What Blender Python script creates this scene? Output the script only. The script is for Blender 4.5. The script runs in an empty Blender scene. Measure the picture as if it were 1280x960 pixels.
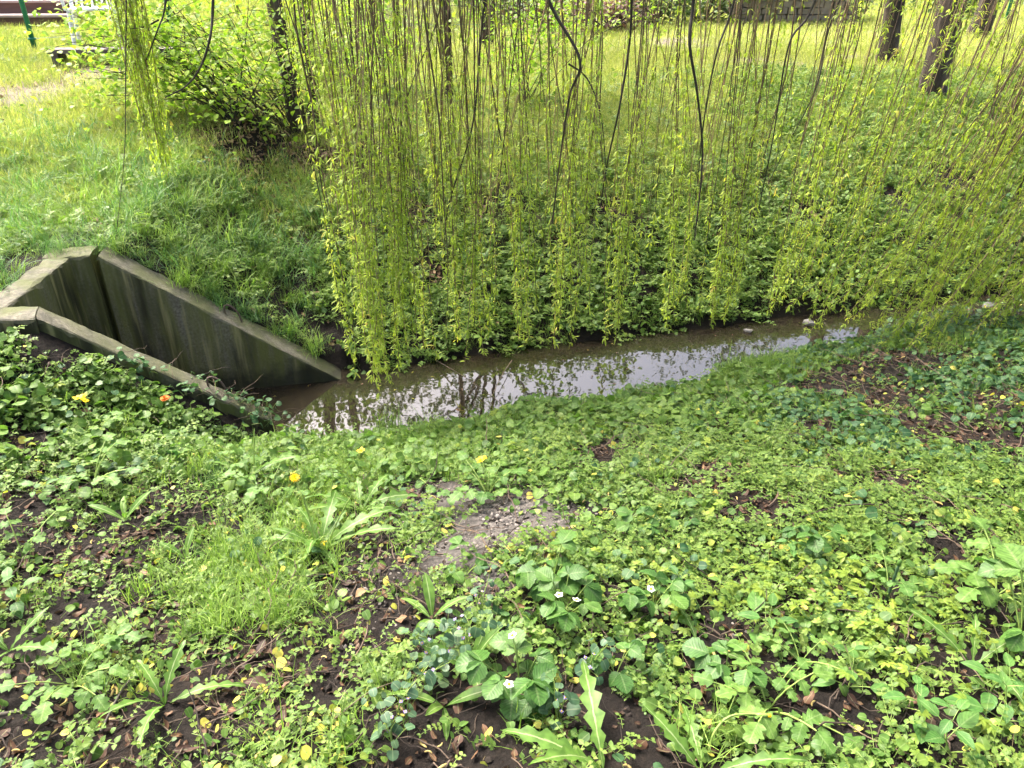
import bpy, math
import numpy as np
from mathutils import Matrix, Vector, Euler

R = math.radians
rng = np.random.default_rng(11)
scene = bpy.context.scene

# ------------------------------------------------------------------ camera
PITCH = 29.4
CAM_Z = 1.65
cam_d = bpy.data.cameras.new('camera')
cam = bpy.data.objects.new('camera', cam_d)
scene.collection.objects.link(cam)
cam.location = (0, 0, CAM_Z)
cam.rotation_euler = (R(90 - PITCH), 0, 0)
cam_d.sensor_width = 36
cam_d.lens = 27
cam_d.clip_start = 0.05
cam_d.clip_end = 2000
scene.camera = cam

# ------------------------------------------------------------------ sky and sun
SUN_EL, SUN_AZ = 54, -45          # azimuth measured from +Y towards +X
world = bpy.data.worlds.new('World')
scene.world = world
world.use_nodes = True
wt = world.node_tree
for n in list(wt.nodes):
    wt.nodes.remove(n)
wo = wt.nodes.new('ShaderNodeOutputWorld')
wb = wt.nodes.new('ShaderNodeBackground')
ws = wt.nodes.new('ShaderNodeTexSky')
ws.sky_type = 'NISHITA'
ws.sun_disc = False
ws.sun_elevation = R(SUN_EL)
ws.sun_rotation = R(SUN_AZ)
ws.air_density = 0.7
ws.dust_density = 9.0
ws.ozone_density = 1.0
wb.inputs['Strength'].default_value = 0.15
wt.links.new(ws.outputs[0], wb.inputs[0])
wt.links.new(wb.outputs[0], wo.inputs[0])
sun_d = bpy.data.lights.new('sun', 'SUN')
sun_d.energy = 1.5
sun_d.angle = R(24)
sun_d.color = (1.0, 0.98, 0.94)
sun = bpy.data.objects.new('sun', sun_d)
scene.collection.objects.link(sun)
sd = Vector((math.sin(R(SUN_AZ)) * math.cos(R(SUN_EL)), math.cos(R(SUN_AZ)) * math.cos(R(SUN_EL)), math.sin(R(SUN_EL))))
sun.rotation_euler = sd.to_track_quat('Z', 'Y').to_euler()
scene.view_settings.view_transform = 'Standard'
scene.view_settings.look = 'None'
scene.view_settings.gamma = 1
scene.view_settings.use_curve_mapping = False
scene.view_settings.exposure = 2.42
scene.render.engine = 'CYCLES'
scene.cycles.max_bounces = 4
scene.cycles.diffuse_bounces = 2
scene.cycles.transmission_bounces = 3
scene.cycles.use_denoising = True
scene.cycles.use_adaptive_sampling = True
scene.cycles.adaptive_threshold = 0.04

COL = scene.collection


# ------------------------------------------------------------------ object helpers
def tag(o, label=None, cat=None, group=None, kind=None):
    if label: o['label'] = label
    if cat: o['category'] = cat
    if group: o['group'] = group
    if kind: o['kind'] = kind
    return o


def link(name, mesh, parent=None, mats=None):
    o = bpy.data.objects.new(name, mesh)
    COL.objects.link(o)
    if parent is not None:
        o.parent = parent
    return o


def empty(name, loc=(0, 0, 0), rz=0.0):
    o = bpy.data.objects.new(name, None)
    COL.objects.link(o)
    o.location = loc
    o.rotation_euler = (0, 0, rz)
    o.empty_display_size = 0.05
    return o


class MB:
    """collects geometry; attribute lf = (across, along, random) per vertex"""
    def __init__(s):
        s.V, s.F, s.A, s.M, s.n = [], [], [], [], 0

    def add(s, g, mat=0, M=None, rnd=None):
        V, F, A = g
        V = np.asarray(V, float)
        if M is not None:
            M = np.asarray(M)
            V = V @ M[:3, :3].T + M[:3, 3]
        A = np.array(A, float)
        if rnd is not None:
            A[:, 2] = rnd
        s.V.append(V); s.A.append(A)
        s.F.extend([tuple(i + s.n for i in f) for f in F])
        s.M.extend([mat] * len(F))
        s.n += len(V)
        return s

    def mesh(s, name, mats, smooth=True):
        me = bpy.data.meshes.new(name)
        V = np.concatenate(s.V)
        me.from_pydata(V.tolist(), [], s.F)
        at = me.attributes.new('lf', 'FLOAT_COLOR', 'POINT')
        A = np.concatenate(s.A)
        at.data.foreach_set('color', np.concatenate([A, np.ones((len(A), 1))], 1).astype(np.float32).ravel())
        for m in mats:
            me.materials.append(m)
        me.polygons.foreach_set('material_index', np.array(s.M, np.int32))
        me.polygons.foreach_set('use_smooth', np.full(len(s.F), smooth))
        me.update()
        return me

    def build(s, name, mats, parent=None, smooth=True):
        return link(name, s.mesh(name, mats if isinstance(mats, (list, tuple)) else [mats], smooth), parent)


def T(loc=(0, 0, 0), rx=0, ry=0, rz=0, sc=1.0):
    m = Matrix.Translation(loc) @ Euler((rx, ry, rz)).to_matrix().to_4x4()
    if not isinstance(sc, (tuple, list)):
        sc = (sc, sc, sc)
    return np.array(m @ Matrix.Diagonal((*sc, 1)))


PROF = {
    'ovate': lambda t: np.sin(np.pi * np.clip(t, 0, 1) ** 0.72) ** 0.85,
    'round': lambda t: np.sqrt(np.clip(1 - (2 * t - 1) ** 2, 0, 1)),
    'heart': lambda t: np.sqrt(np.clip(1 - (1.55 * t - 0.55) ** 2, 0, 1)) * np.clip(0.75 + t * 2, 0, 1),
    'lance': lambda t: np.clip(np.sin(np.pi * np.clip(t, 0, 1) ** 1.25) ** 0.8, 0.12 * (1 - t), 1),
    'grass': lambda t: np.clip((1 - t) ** 0.6, 0, 1) * np.clip(0.6 + t * 2, 0, 1),
    'obov': lambda t: np.sin(np.pi * np.clip(t, 0, 1) ** 1.1) ** 0.7,
}


def blade(L, W, n=6, prof='ovate', fold=0.2, curve=0.5, start=0.0, teeth=0.0, lobes=0, lobe_a=0.0, twist=0.0, wav=0.0):
    """leaf along +Y from the origin, face up"""
    t = np.linspace(0, 1, n)
    w = W * 0.5 * PROF[prof](t)
    if teeth:
        w = w * (1 + teeth * (np.arange(n) % 2 * 2 - 1))
    sw = np.zeros(n)
    if lobes:
        ph = (t * lobes) % 1.0
        w = w * (1 - lobe_a + lobe_a * ph)
    w = np.maximum(w, W * 0.012)
    ang = start - curve * t
    dl = L / (n - 1)
    y = np.concatenate([[0], np.cumsum(np.cos(ang[:-1]) * dl)])
    z = np.concatenate([[0], np.cumsum(np.sin(ang[:-1]) * dl)])
    tw = twist * t
    V = np.zeros((n, 3, 3)); A = np.zeros((n, 3, 3))
    wv = wav * W * np.sin(t * 9 + L * 700)
    for k, s in enumerate((-1, 0, 1)):
        x = s * w * np.cos(fold)
        h = abs(s) * w * np.sin(fold) + s * wv
        V[:, k, 0] = x * np.cos(tw) - h * np.sin(tw)
        V[:, k, 1] = y - h * np.sin(ang) * 0.6
        V[:, k, 2] = z + (h * np.cos(ang)) * np.cos(tw) + x * np.sin(tw)
        A[:, k, 0] = abs(s)
        A[:, k, 1] = t
    F = []
    for i in range(n - 1):
        for k in range(2):
            a = i * 3 + k
            F.append((a, a + 1, a + 4, a + 3))
    return V.reshape(-1, 3), F, A.reshape(-1, 3)


def tube(P, r, sides=5, cap=False):
    P = np.asarray(P, float)
    n = len(P)
    r = np.broadcast_to(np.asarray(r, float), (n,))
    D = np.gradient(P, axis=0)
    D /= np.linalg.norm(D, axis=1)[:, None] + 1e-9
    ref = np.array([1.0, 0.13, 0.07]) if abs(D[0, 0]) < 0.8 else np.array([0.1, 1.0, 0.0])
    X = ref - (D @ ref)[:, None] * D
    X /= np.linalg.norm(X, axis=1)[:, None] + 1e-9
    Y = np.cross(D, X)
    a = np.linspace(0, 2 * np.pi, sides, endpoint=False)
    V = P[:, None] + r[:, None, None] * (X[:, None] * np.cos(a)[None, :, None] + Y[:, None] * np.sin(a)[None, :, None])
    A = np.zeros((n, sides, 3)); A[:, :, 0] = np.linspace(0, 1, sides); A[:, :, 1] = np.linspace(0, 1, n)[:, None]; A[:, :, 2] = 0.5
    F = [(i * sides + k, i * sides + (k + 1) % sides, (i + 1) * sides + (k + 1) % sides, (i + 1) * sides + k)
         for i in range(n - 1) for k in range(sides)]
    if cap:
        F.append(tuple(range(sides))[::-1]); F.append(tuple((n - 1) * sides + k for k in range(sides)))
    return V.reshape(-1, 3), F, A.reshape(-1, 3)


def boxg(x0, x1, y0, y1, z0, z1):
    V = [(x, y, z) for z in (z0, z1) for y in (y0, y1) for x in (x0, x1)]
    F = [(0, 2, 3, 1), (4, 5, 7, 6), (0, 1, 5, 4), (2, 6, 7, 3), (0, 4, 6, 2), (1, 3, 7, 5)]
    return np.array(V, float), F, np.zeros((8, 3))


def spline(pts, n):
    P = np.asarray(pts, float)
    m = len(P)
    t = np.linspace(0, m - 1, n)
    out = []
    for x in t:
        i = min(int(x), m - 2); f = x - i
        p0 = P[max(i - 1, 0)]; p1 = P[i]; p2 = P[i + 1]; p3 = P[min(i + 2, m - 1)]
        out.append(0.5 * (2 * p1 + (p2 - p0) * f + (2 * p0 - 5 * p1 + 4 * p2 - p3) * f * f + (3 * p1 - p0 - 3 * p2 + p3) * f ** 3))
    return np.array(out)


# ------------------------------------------------------------------ noise
_nr = np.random.default_rng(5)
_NW = [(_nr.normal(size=(2,)), _nr.uniform(0, 6.28)) for _ in range(40)]


def noise2(x, y, scale=1.0, seed=0, octs=3):
    """smooth value in about -1..1"""
    s = 0; amp = 1.0; tot = 0
    for o in range(octs):
        acc = 0
        for k in range(5):
            (w, ph) = _NW[(seed * 7 + o * 5 + k) % 40]
            wn = w / np.linalg.norm(w)
            acc = acc + np.sin((wn[0] * x + wn[1] * y) * (2.0 ** o) * 3.1 / scale * (0.7 + 0.13 * k) + ph + seed * 1.7 + k)
        s = s + acc / 2.6 * amp; tot += amp; amp *= 0.55
    return s / tot


# ------------------------------------------------------------------ terrain
WATER = -0.90
FX = [-2.6, -1.17, -0.46, 0.36, 1.29, 2.5, 4.35, 8, 60]
FY = [4.29, 4.58, 4.86, 5.07, 5.33, 5.65, 6.08, 6.95, 22]
NX = [-2.6, -2.45, -1.45, -1.1, -0.4, 1.32, 4.07, 8, 60]
NY = [3.54, 3.60, 3.93, 3.82, 3.98, 4.56, 5.78, 6.7, 21.4]


def sstep(a, b, x):
    t = np.clip((x - a) / (b - a), 0, 1)
    return t * t * (3 - 2 * t)


def terrain(x, y, bumps=True):
    x = np.asarray(x, float); y = np.asarray(y, float)
    wob = 0.05 * np.sin(x * 4.1 + 1.0) + 0.03 * np.sin(x * 9.3)
    wm = sstep(-1.1, -0.6, x)
    yn = np.interp(x, NX, NY) + wob * wm
    yf = np.interp(x, FX, FY) + wob * 0.8 * wm * np.cos(x * 2.3)
    dn = (yn - y) * 0.958
    df = (y - yf) * 0.958
    up = .10 * sstep(1.6, 3.2, x) * sstep(0, .35, (yn - y) * .958)
    zn = up + np.interp(dn, [0, .1, .3, 1.0, 2.0, 3.2, 4.5, 12], [-.96, -.86, -.74, -.49, -.23, -.05, 0.0, 0.02])
    zf = np.interp(df, [0, .15, .5, 1.0, 1.6, 2.5, 4, 10, 100], [-.96, -.80, -.60, -.38, -.14, .08, .2, .24, .27])
    zf = zf + 0.12 * sstep(1.0, 4.0, df) * sstep(0.5, 3.5, x)
    # behind the walls
    wn = np.interp(x, [-2.34, -1.42], [0.08, -0.74]) - 0.085
    kn = sstep(-1.2, -1.5, x)
    rise = sstep(-.8, -3.0, x) * sstep(.05, .6, dn)
    zn = zn + (-.05 - zn) * rise
    bl = sstep(.3, 1.0, dn)
    zn_w = np.where(dn > 0.10, wn * (1 - bl) + zn * bl, -1.1)
    zn = zn * (1 - kn) + zn_w * kn
    wf = np.interp(x, [-2.45, -1.17], [0.08, -0.92]) - 0.03
    kf = sstep(-1.02, -1.2, x)
    zf_w = np.where(df > 0.165, np.maximum(zf, wf + 0.12 * np.maximum(df - 0.2, 0)), -1.1)
    zf = zf * (1 - kf) + zf_w * kf
    z = np.where(dn > 0, zn, np.where(df > 0, zf, -1.12))
    zl = np.interp(y, [0, 3.3, 3.5, 4.3, 8, 20], [-.05, -.06, 0.03, 0.07, .2, .24])
    m = sstep(-2.66, -2.70, x)
    far_l = sstep(5.2, 6.2, y)
    z = np.where(x < -2.66, zl * (1 - far_l) + np.maximum(zf, zl) * far_l, z)
    if bumps:
        b = 0.022 * noise2(x, y, 0.55, 1) + 0.03 * noise2(x, y, 1.7, 2, 2)
        amp = np.where(dn > 0, sstep(0.0, 0.5, dn), sstep(0.0, 0.5, df))
        z = z + b * amp * np.where(y > 12, 0.5, 1)
    return z


def chan(x, y):
    """signed distance-like: >0 on land"""
    yn = np.interp(x, NX, NY); yf = np.interp(x, FX, FY)
    d = np.maximum((yn - y), (y - yf)) * 0.958
    wall = (x < -1.3)
    d = np.where(wall, d - 0.24, d)
    left = (-2.85 - x)
    return np.where(x < -2.5, np.maximum(left, d), d)


cp, sp = math.cos(R(PITCH)), math.sin(R(PITCH))


def ray(u, v):
    a, b = (u - 640) / 960, (v - 480) / 960
    return np.array([a, cp - b * sp, -sp - b * cp])


def P(u, v):
    """point of the terrain seen at photo position (u, v)"""
    d = ray(u, v)
    t = np.arange(0.8, 60, 0.01)
    pts = np.array([0, 0, CAM_Z])[None] + t[:, None] * d[None]
    below = pts[:, 2] < np.maximum(terrain(pts[:, 0], pts[:, 1]), WATER)
    i = int(np.argmax(below)) if below.any() else len(t) - 1
    p = pts[i].copy()
    p[2] = max(float(terrain(p[0], p[1])), WATER)
    return p


def at(u, v, Y):
    d = ray(u, v)
    return np.array([0, 0, CAM_Z]) + d * (Y / d[1])


def at_z(u, v, z):
    d = ray(u, v)
    return np.array([0, 0, CAM_Z]) + d * ((z - CAM_Z) / d[2])


def vis(x, y, margin=0.35):
    z = terrain(x, y, False)
    zc = y * cp + (CAM_Z - z) * sp
    yc = ((CAM_Z - z) * cp - y * sp) / np.maximum(zc, 0.01)
    return (np.abs(x) < 0.667 * zc + margin) & (yc < 0.56) & (zc > 0.3)


# ------------------------------------------------------------------ materials
def new_mat(name):
    m = bpy.data.materials.new(name)
    m.use_nodes = True
    nt = m.node_tree
    for n in list(nt.nodes):
        nt.nodes.remove(n)
    out = nt.nodes.new('ShaderNodeOutputMaterial')
    return m, nt, out


def N(nt, typ, **kw):
    n = nt.nodes.new(typ)
    for k, v in kw.items():
        if k.startswith('i_'):
            n.inputs[k[2:].replace('_', ' ')].default_value = v
        else:
            setattr(n, k, v)
    return n


def ramp(nt, stops, interp='LINEAR'):
    r = nt.nodes.new('ShaderNodeValToRGB')
    r.color_ramp.interpolation = interp
    e = r.color_ramp.elements
    while len(e) > 1:
        e.remove(e[-1])
    e[0].position = stops[0][0]; e[0].color = (*stops[0][1], 1)
    for p, c in stops[1:]:
        k = e.new(p); k.color = (*c, 1)
    return r


def mixc(nt, fac, a, b, blend='MIX'):
    m = nt.nodes.new('ShaderNodeMix')
    m.data_type = 'RGBA'
    m.blend_type = blend
    for s, v in ((m.inputs[0], fac), (m.inputs[6], a), (m.inputs[7], b)):
        if hasattr(v, 'links'):
            nt.links.new(v, s)
        elif isinstance(v, (int, float)):
            s.default_value = v
        else:
            s.default_value = (*v, 1)
    return m.outputs[2]


def math_n(nt, op, a, b=0.0, c=0.0):
    m = nt.nodes.new('ShaderNodeMath')
    m.operation = op
    for s, v in zip(m.inputs, (a, b, c)):
        if hasattr(v, 'links'):
            nt.links.new(v, s)
        else:
            s.default_value = v
    return m.outputs[0]


def leaf_mat(name, stops, rough=0.45, transl=0.35, vein=0.0, veins_n=7.0, spec=0.22, tcol=None, midrib=0.25):
    kd = .84 if name in ('round_leaf', 'small_leaf', 'nettle_leaf', 'strawberry_leaf', 'celandine_leaf', 'dandelion_leaf', 'ovate_leaf', 'lime_leaf', 'ground_ivy_leaf') else 1.0
    stops = [(p, (c[0] * (1.0 if 'willow' in name or 'lawn' in name else .92) * kd, c[1] * kd, c[2] * 1.2 * kd) if c[1] > c[0] else c) for p, c in stops]
    m, nt, out = new_mat(name)
    a = N(nt, 'ShaderNodeAttribute', attribute_name='lf')
    sep = N(nt, 'ShaderNodeSeparateColor')
    nt.links.new(a.outputs['Color'], sep.inputs[0])
    oi = N(nt, 'ShaderNodeObjectInfo')
    f = math_n(nt, 'ADD', math_n(nt, 'MULTIPLY', sep.outputs[2], 0.62), math_n(nt, 'MULTIPLY', oi.outputs['Random'], 0.38))
    rp = ramp(nt, stops)
    nt.links.new(f, rp.inputs[0])
    col = rp.outputs[0]
    geo = N(nt, 'ShaderNodeNewGeometry')
    no = N(nt, 'ShaderNodeTexNoise', i_Scale=60.0, i_Detail=1.0)
    nt.links.new(geo.outputs['Position'], no.inputs['Vector'])
    nr = ramp(nt, [(0.3, (0.72, 0.74, 0.7)), (0.7, (1.18, 1.14, 1.1))])
    nt.links.new(no.outputs[0], nr.inputs[0])
    col = mixc(nt, 1.0, col, nr.outputs[0], 'MULTIPLY')
    # pale midrib
    mr = math_n(nt, 'SUBTRACT', 1.0, math_n(nt, 'MULTIPLY', sep.outputs[0], 7.0))
    mr = math_n(nt, 'MULTIPLY', math_n(nt, 'MAXIMUM', mr, 0.0), midrib)
    col = mixc(nt, mr, col, (0.36, 0.42, 0.20))
    pb = N(nt, 'ShaderNodeBsdfPrincipled')
    pb.inputs['Roughness'].default_value = rough
    pb.inputs['Specular IOR Level'].default_value = spec
    if vein:
        ph = math_n(nt, 'SUBTRACT', math_n(nt, 'MULTIPLY', sep.outputs[1], veins_n), math_n(nt, 'MULTIPLY', sep.outputs[0], 2.2))
        w = math_n(nt, 'PINGPONG', ph, 0.5)
        vr = ramp(nt, [(0.0, (0.62, 0.62, 0.62)), (0.3, (1, 1, 1))])
        nt.links.new(w, vr.inputs[0])
        col = mixc(nt, vein, col, mixc(nt, 1.0, col, vr.outputs[0], 'MULTIPLY'))
        bp = N(nt, 'ShaderNodeBump', i_Strength=0.5, i_Distance=0.002)
        nt.links.new(w, bp.inputs['Height'])
        nt.links.new(bp.outputs[0], pb.inputs['Normal'])
    nt.links.new(col, pb.inputs['Base Color'])
    tr = N(nt, 'ShaderNodeBsdfTranslucent')
    tc = mixc(nt, 1.0, col, tcol or (1.08, 1.25, 0.65), 'MULTIPLY')
    nt.links.new(tc, tr.inputs[0])
    mx = N(nt, 'ShaderNodeMixShader')
    mx.inputs[0].default_value = transl
    nt.links.new(pb.outputs[0], mx.inputs[1]); nt.links.new(tr.outputs[0], mx.inputs[2])
    nt.links.new(mx.outputs[0], out.inputs[0])
    return m


def plain_mat(name, stops, scale=20.0, rough=0.8, bump=0.3, dist=0.01, spec=0.3, stretch=(1, 1, 1), objrand=0.0, detail=6.0):
    m, nt, out = new_mat(name)
    tc = N(nt, 'ShaderNodeTexCoord')
    mp = N(nt, 'ShaderNodeMapping')
    mp.inputs['Scale'].default_value = stretch
    nt.links.new(tc.outputs['Object'], mp.inputs[0])
    no = N(nt, 'ShaderNodeTexNoise', i_Scale=scale, i_Detail=detail, i_Roughness=0.65)
    nt.links.new(mp.outputs[0], no.inputs['Vector'])
    f = no.outputs[0]
    if objrand:
        oi = N(nt, 'ShaderNodeObjectInfo')
        f = math_n(nt, 'ADD', math_n(nt, 'MULTIPLY', f, 1 - objrand), math_n(nt, 'MULTIPLY', oi.outputs['Random'], objrand))
    rp = ramp(nt, stops)
    nt.links.new(f, rp.inputs[0])
    pb = N(nt, 'ShaderNodeBsdfPrincipled')
    pb.inputs['Roughness'].default_value = rough
    pb.inputs['Specular IOR Level'].default_value = spec
    nt.links.new(rp.outputs[0], pb.inputs['Base Color'])
    if bump:
        bp = N(nt, 'ShaderNodeBump', i_Strength=bump, i_Distance=dist)
        nt.links.new(no.outputs[0], bp.inputs['Height'])
        nt.links.new(bp.outputs[0], pb.inputs['Normal'])
    nt.links.new(pb.outputs[0], out.inputs[0])
    return m


M = {}
M['willow'] = leaf_mat('willow_leaf', [(0, (.19, .28, .035)), (.45, (.33, .44, .05)), (.8, (.45, .53, .07)), (.9, (.54, .50, .11)), (1, (.52, .40, .13))], transl=0.5, tcol=(1.25, 1.3, .6), rough=0.5, spec=.25)
M['round'] = leaf_mat('round_leaf', [(0, (.055, .12, .022)), (.5, (.105, .19, .030)), (.85, (.17, .25, .036)), (1, (.30, .32, .05))], transl=0.35)
M['chick'] = leaf_mat('small_leaf', [(0, (.09, .16, .025)), (.6, (.16, .25, .036)), (1, (.26, .33, .05))], transl=0.4, rough=.5)
M['dark'] = leaf_mat('crenate_leaf', [(0, (.025, .075, .024)), (.5, (.050, .115, .032)), (1, (.095, .17, .045))], transl=0.3, vein=.4)
M['mid'] = leaf_mat('nettle_leaf', [(0, (.08, .16, .026)), (.5, (.14, .24, .034)), (1, (.21, .31, .045))], transl=0.35, vein=.4)
M['yellow'] = leaf_mat('yellowing_leaf', [(0, (.24, .29, .045)), (.5, (.42, .42, .07)), (1, (.58, .48, .12))], transl=0.35)
M['lime'] = leaf_mat('lime_leaf', [(0, (.12, .20, .025)), (.5, (.20, .28, .03)), (1, (.30, .36, .04))], transl=0.4)
M['straw'] = leaf_mat('strawberry_leaf', [(0, (.055, .135, .022)), (.6, (.085, .18, .028)), (1, (.13, .23, .035))], transl=0.3, vein=.75, veins_n=8, rough=.42)
M['celan'] = leaf_mat('celandine_leaf', [(0, (.075, .165, .030)), (.5, (.12, .225, .036)), (1, (.17, .28, .045))], transl=0.35, vein=.3)
M['dand'] = leaf_mat('dandelion_leaf', [(0, (.085, .17, .022)), (.5, (.12, .22, .03)), (1, (.17, .27, .04))], transl=0.35, midrib=.8)
M['ovate'] = leaf_mat('ovate_leaf', [(0, (.06, .15, .026)), (.6, (.09, .20, .035)), (1, (.13, .24, .04))], transl=0.3, vein=.4, veins_n=6)
M['ivy'] = leaf_mat('ground_ivy_leaf', [(0, (.045, .095, .040)), (.6, (.075, .14, .055)), (1, (.13, .19, .07))], transl=0.25)
M['grass'] = leaf_mat('grass_blade', [(0, (.12, .20, .03)), (.5, (.20, .295, .045)), (1, (.33, .40, .085))], transl=0.4, midrib=.1)
M['lawn'] = leaf_mat('lawn_blade', [(0, (.19, .25, .05)), (.5, (.32, .35, .08)), (.85, (.45, .43, .13)), (1, (.55, .48, .22))], transl=0.4, midrib=.0)
M['bluegrass'] = leaf_mat('fine_blue_grass', [(0, (.07, .15, .045)), (.5, (.12, .22, .06)), (1, (.2, .29, .08))], transl=0.35, midrib=.0)
M['shrub'] = leaf_mat('shrub_leaf', [(0, (.18, .29, .03)), (.5, (.32, .44, .04)), (1, (.46, .54, .06))], transl=0.5)
M['crown'] = leaf_mat('crown_leaf', [(0, (.05, .10, .018)), (1, (.10, .16, .028))], transl=0.3)
M['hedge'] = leaf_mat('far_bush_leaf', [(0, (.05, .085, .02)), (.6, (.10, .14, .03)), (1, (.17, .2, .05))], transl=0.3)
M['redbush'] = leaf_mat('reddish_bush_leaf', [(0, (.10, .05, .04)), (1, (.22, .12, .10))], transl=0.2)
M['dead'] = leaf_mat('dead_leaf', [(0, (.016, .008, .005)), (.5, (.050, .025, .014)), (.85, (.115, .060, .031)), (1, (.26, .17, .09))], transl=0.1, rough=.6, tcol=(1, .8, .5))
M['tan'] = leaf_mat('tan_leaf', [(0, (.07, .04, .022)), (.5, (.17, .105, .06)), (1, (.34, .24, .14))], transl=.1, rough=.7, tcol=(1, .8, .5), midrib=0)
M['catkin'] = leaf_mat('catkin', [(0, (.30, .23, .08)), (1, (.48, .38, .14))], transl=0.1, rough=.8, tcol=(1, .9, .5))
M['petal_y'] = leaf_mat('yellow_petal', [(0, (.80, .50, .01)), (1, (.85, .62, .02))], transl=0.3, tcol=(1, .9, .3), midrib=0)
M['petal_o'] = leaf_mat('orange_petal', [(0, (.55, .14, .02)), (1, (.70, .22, .03))], transl=0.3, tcol=(1, .7, .3), midrib=0)
M['petal_w'] = leaf_mat('white_petal', [(0, (.72, .74, .60)), (1, (.8, .8, .72))], transl=0.3, tcol=(1, 1, .9), midrib=0)
M['petal_p'] = leaf_mat('purple_petal', [(0, (.20, .16, .42)), (1, (.32, .26, .55))], transl=0.3, tcol=(1, 1, 1), midrib=0)
M['stem'] = plain_mat('green_stem', [(.3, (.14, .22, .04)), (.7, (.22, .30, .07))], 30, .5, 0)
M['stem_red'] = plain_mat('brown_stem', [(.3, (.12, .09, .04)), (.7, (.20, .16, .07))], 30, .6, 0)
M['twig'] = plain_mat('willow_twig', [(.25, (.055, .037, .022)), (.5, (.14, .095, .050)), (.75, (.27, .19, .10))], 3, .6, 0, objrand=.6)
M['bark'] = plain_mat('bark', [(.32, (.014, .011, .008)), (.5, (.055, .042, .031)), (.72, (.13, .10, .075))], 9, .9, 1.0, .05, stretch=(1, 1, .22))
M['branch'] = plain_mat('dark_branch', [(.3, (.030, .024, .0145)), (.7, (.055, .048, .035))], 20, .8, .4)
M['litter_twig'] = plain_mat('dead_twig', [(.3, (.025, .018, .013)), (.7, (.13, .095, .065))], 20, .85, .3, objrand=.5)
M['pebble'] = plain_mat('pebble', [(.3, (.07, .062, .053)), (.7, (.23, .205, .175))], 12, .85, .4, objrand=.4)
M['stone'] = plain_mat('pale_stone', [(.3, (.075, .072, .065)), (.7, (.17, .165, .155))], 25, .8, .4)
M['clod'] = plain_mat('soil_clod', [(.3, (.009, .0065, .0045)), (.7, (.032, .023, .016))], 30, .9, .6)
M['green_metal'] = plain_mat('green_painted_metal', [(.3, (.012, .13, .07)), (.7, (.02, .18, .10))], 8, .4, 0)
M['wire'] = plain_mat('wire', [(.3, (.04, .12, .08)), (.7, (.06, .15, .10))], 8, .4, 0)
M['deck'] = plain_mat('brown_boards', [(.3, (.085, .045, .034)), (.7, (.15, .085, .068))], 6, .7, .3, stretch=(.3, 3, 3))
M['deck_edge'] = plain_mat('worn_board_edge', [(.3, (.30, .22, .20)), (.7, (.42, .33, .30))], 6, .7, .2)
M['plank'] = plain_mat('weathered_plank', [(.3, (.06, .048, .045)), (.7, (.15, .125, .115))], 8, .85, .4, stretch=(.3, 3, 3))
M['plastic'] = plain_mat('white_plastic', [(.3, (.74, .75, .76)), (.7, (.82, .82, .82))], 6, .35, 0)
M['rebar'] = plain_mat('rusty_iron', [(.3, (.05, .035, .028)), (.7, (.13, .09, .07))], 40, .8, .3)
M['wallstone'] = plain_mat('brown_wall_stone', [(.3, (.09, .075, .055)), (.7, (.24, .2, .15))], 5, .9, .6, objrand=.3)


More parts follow.
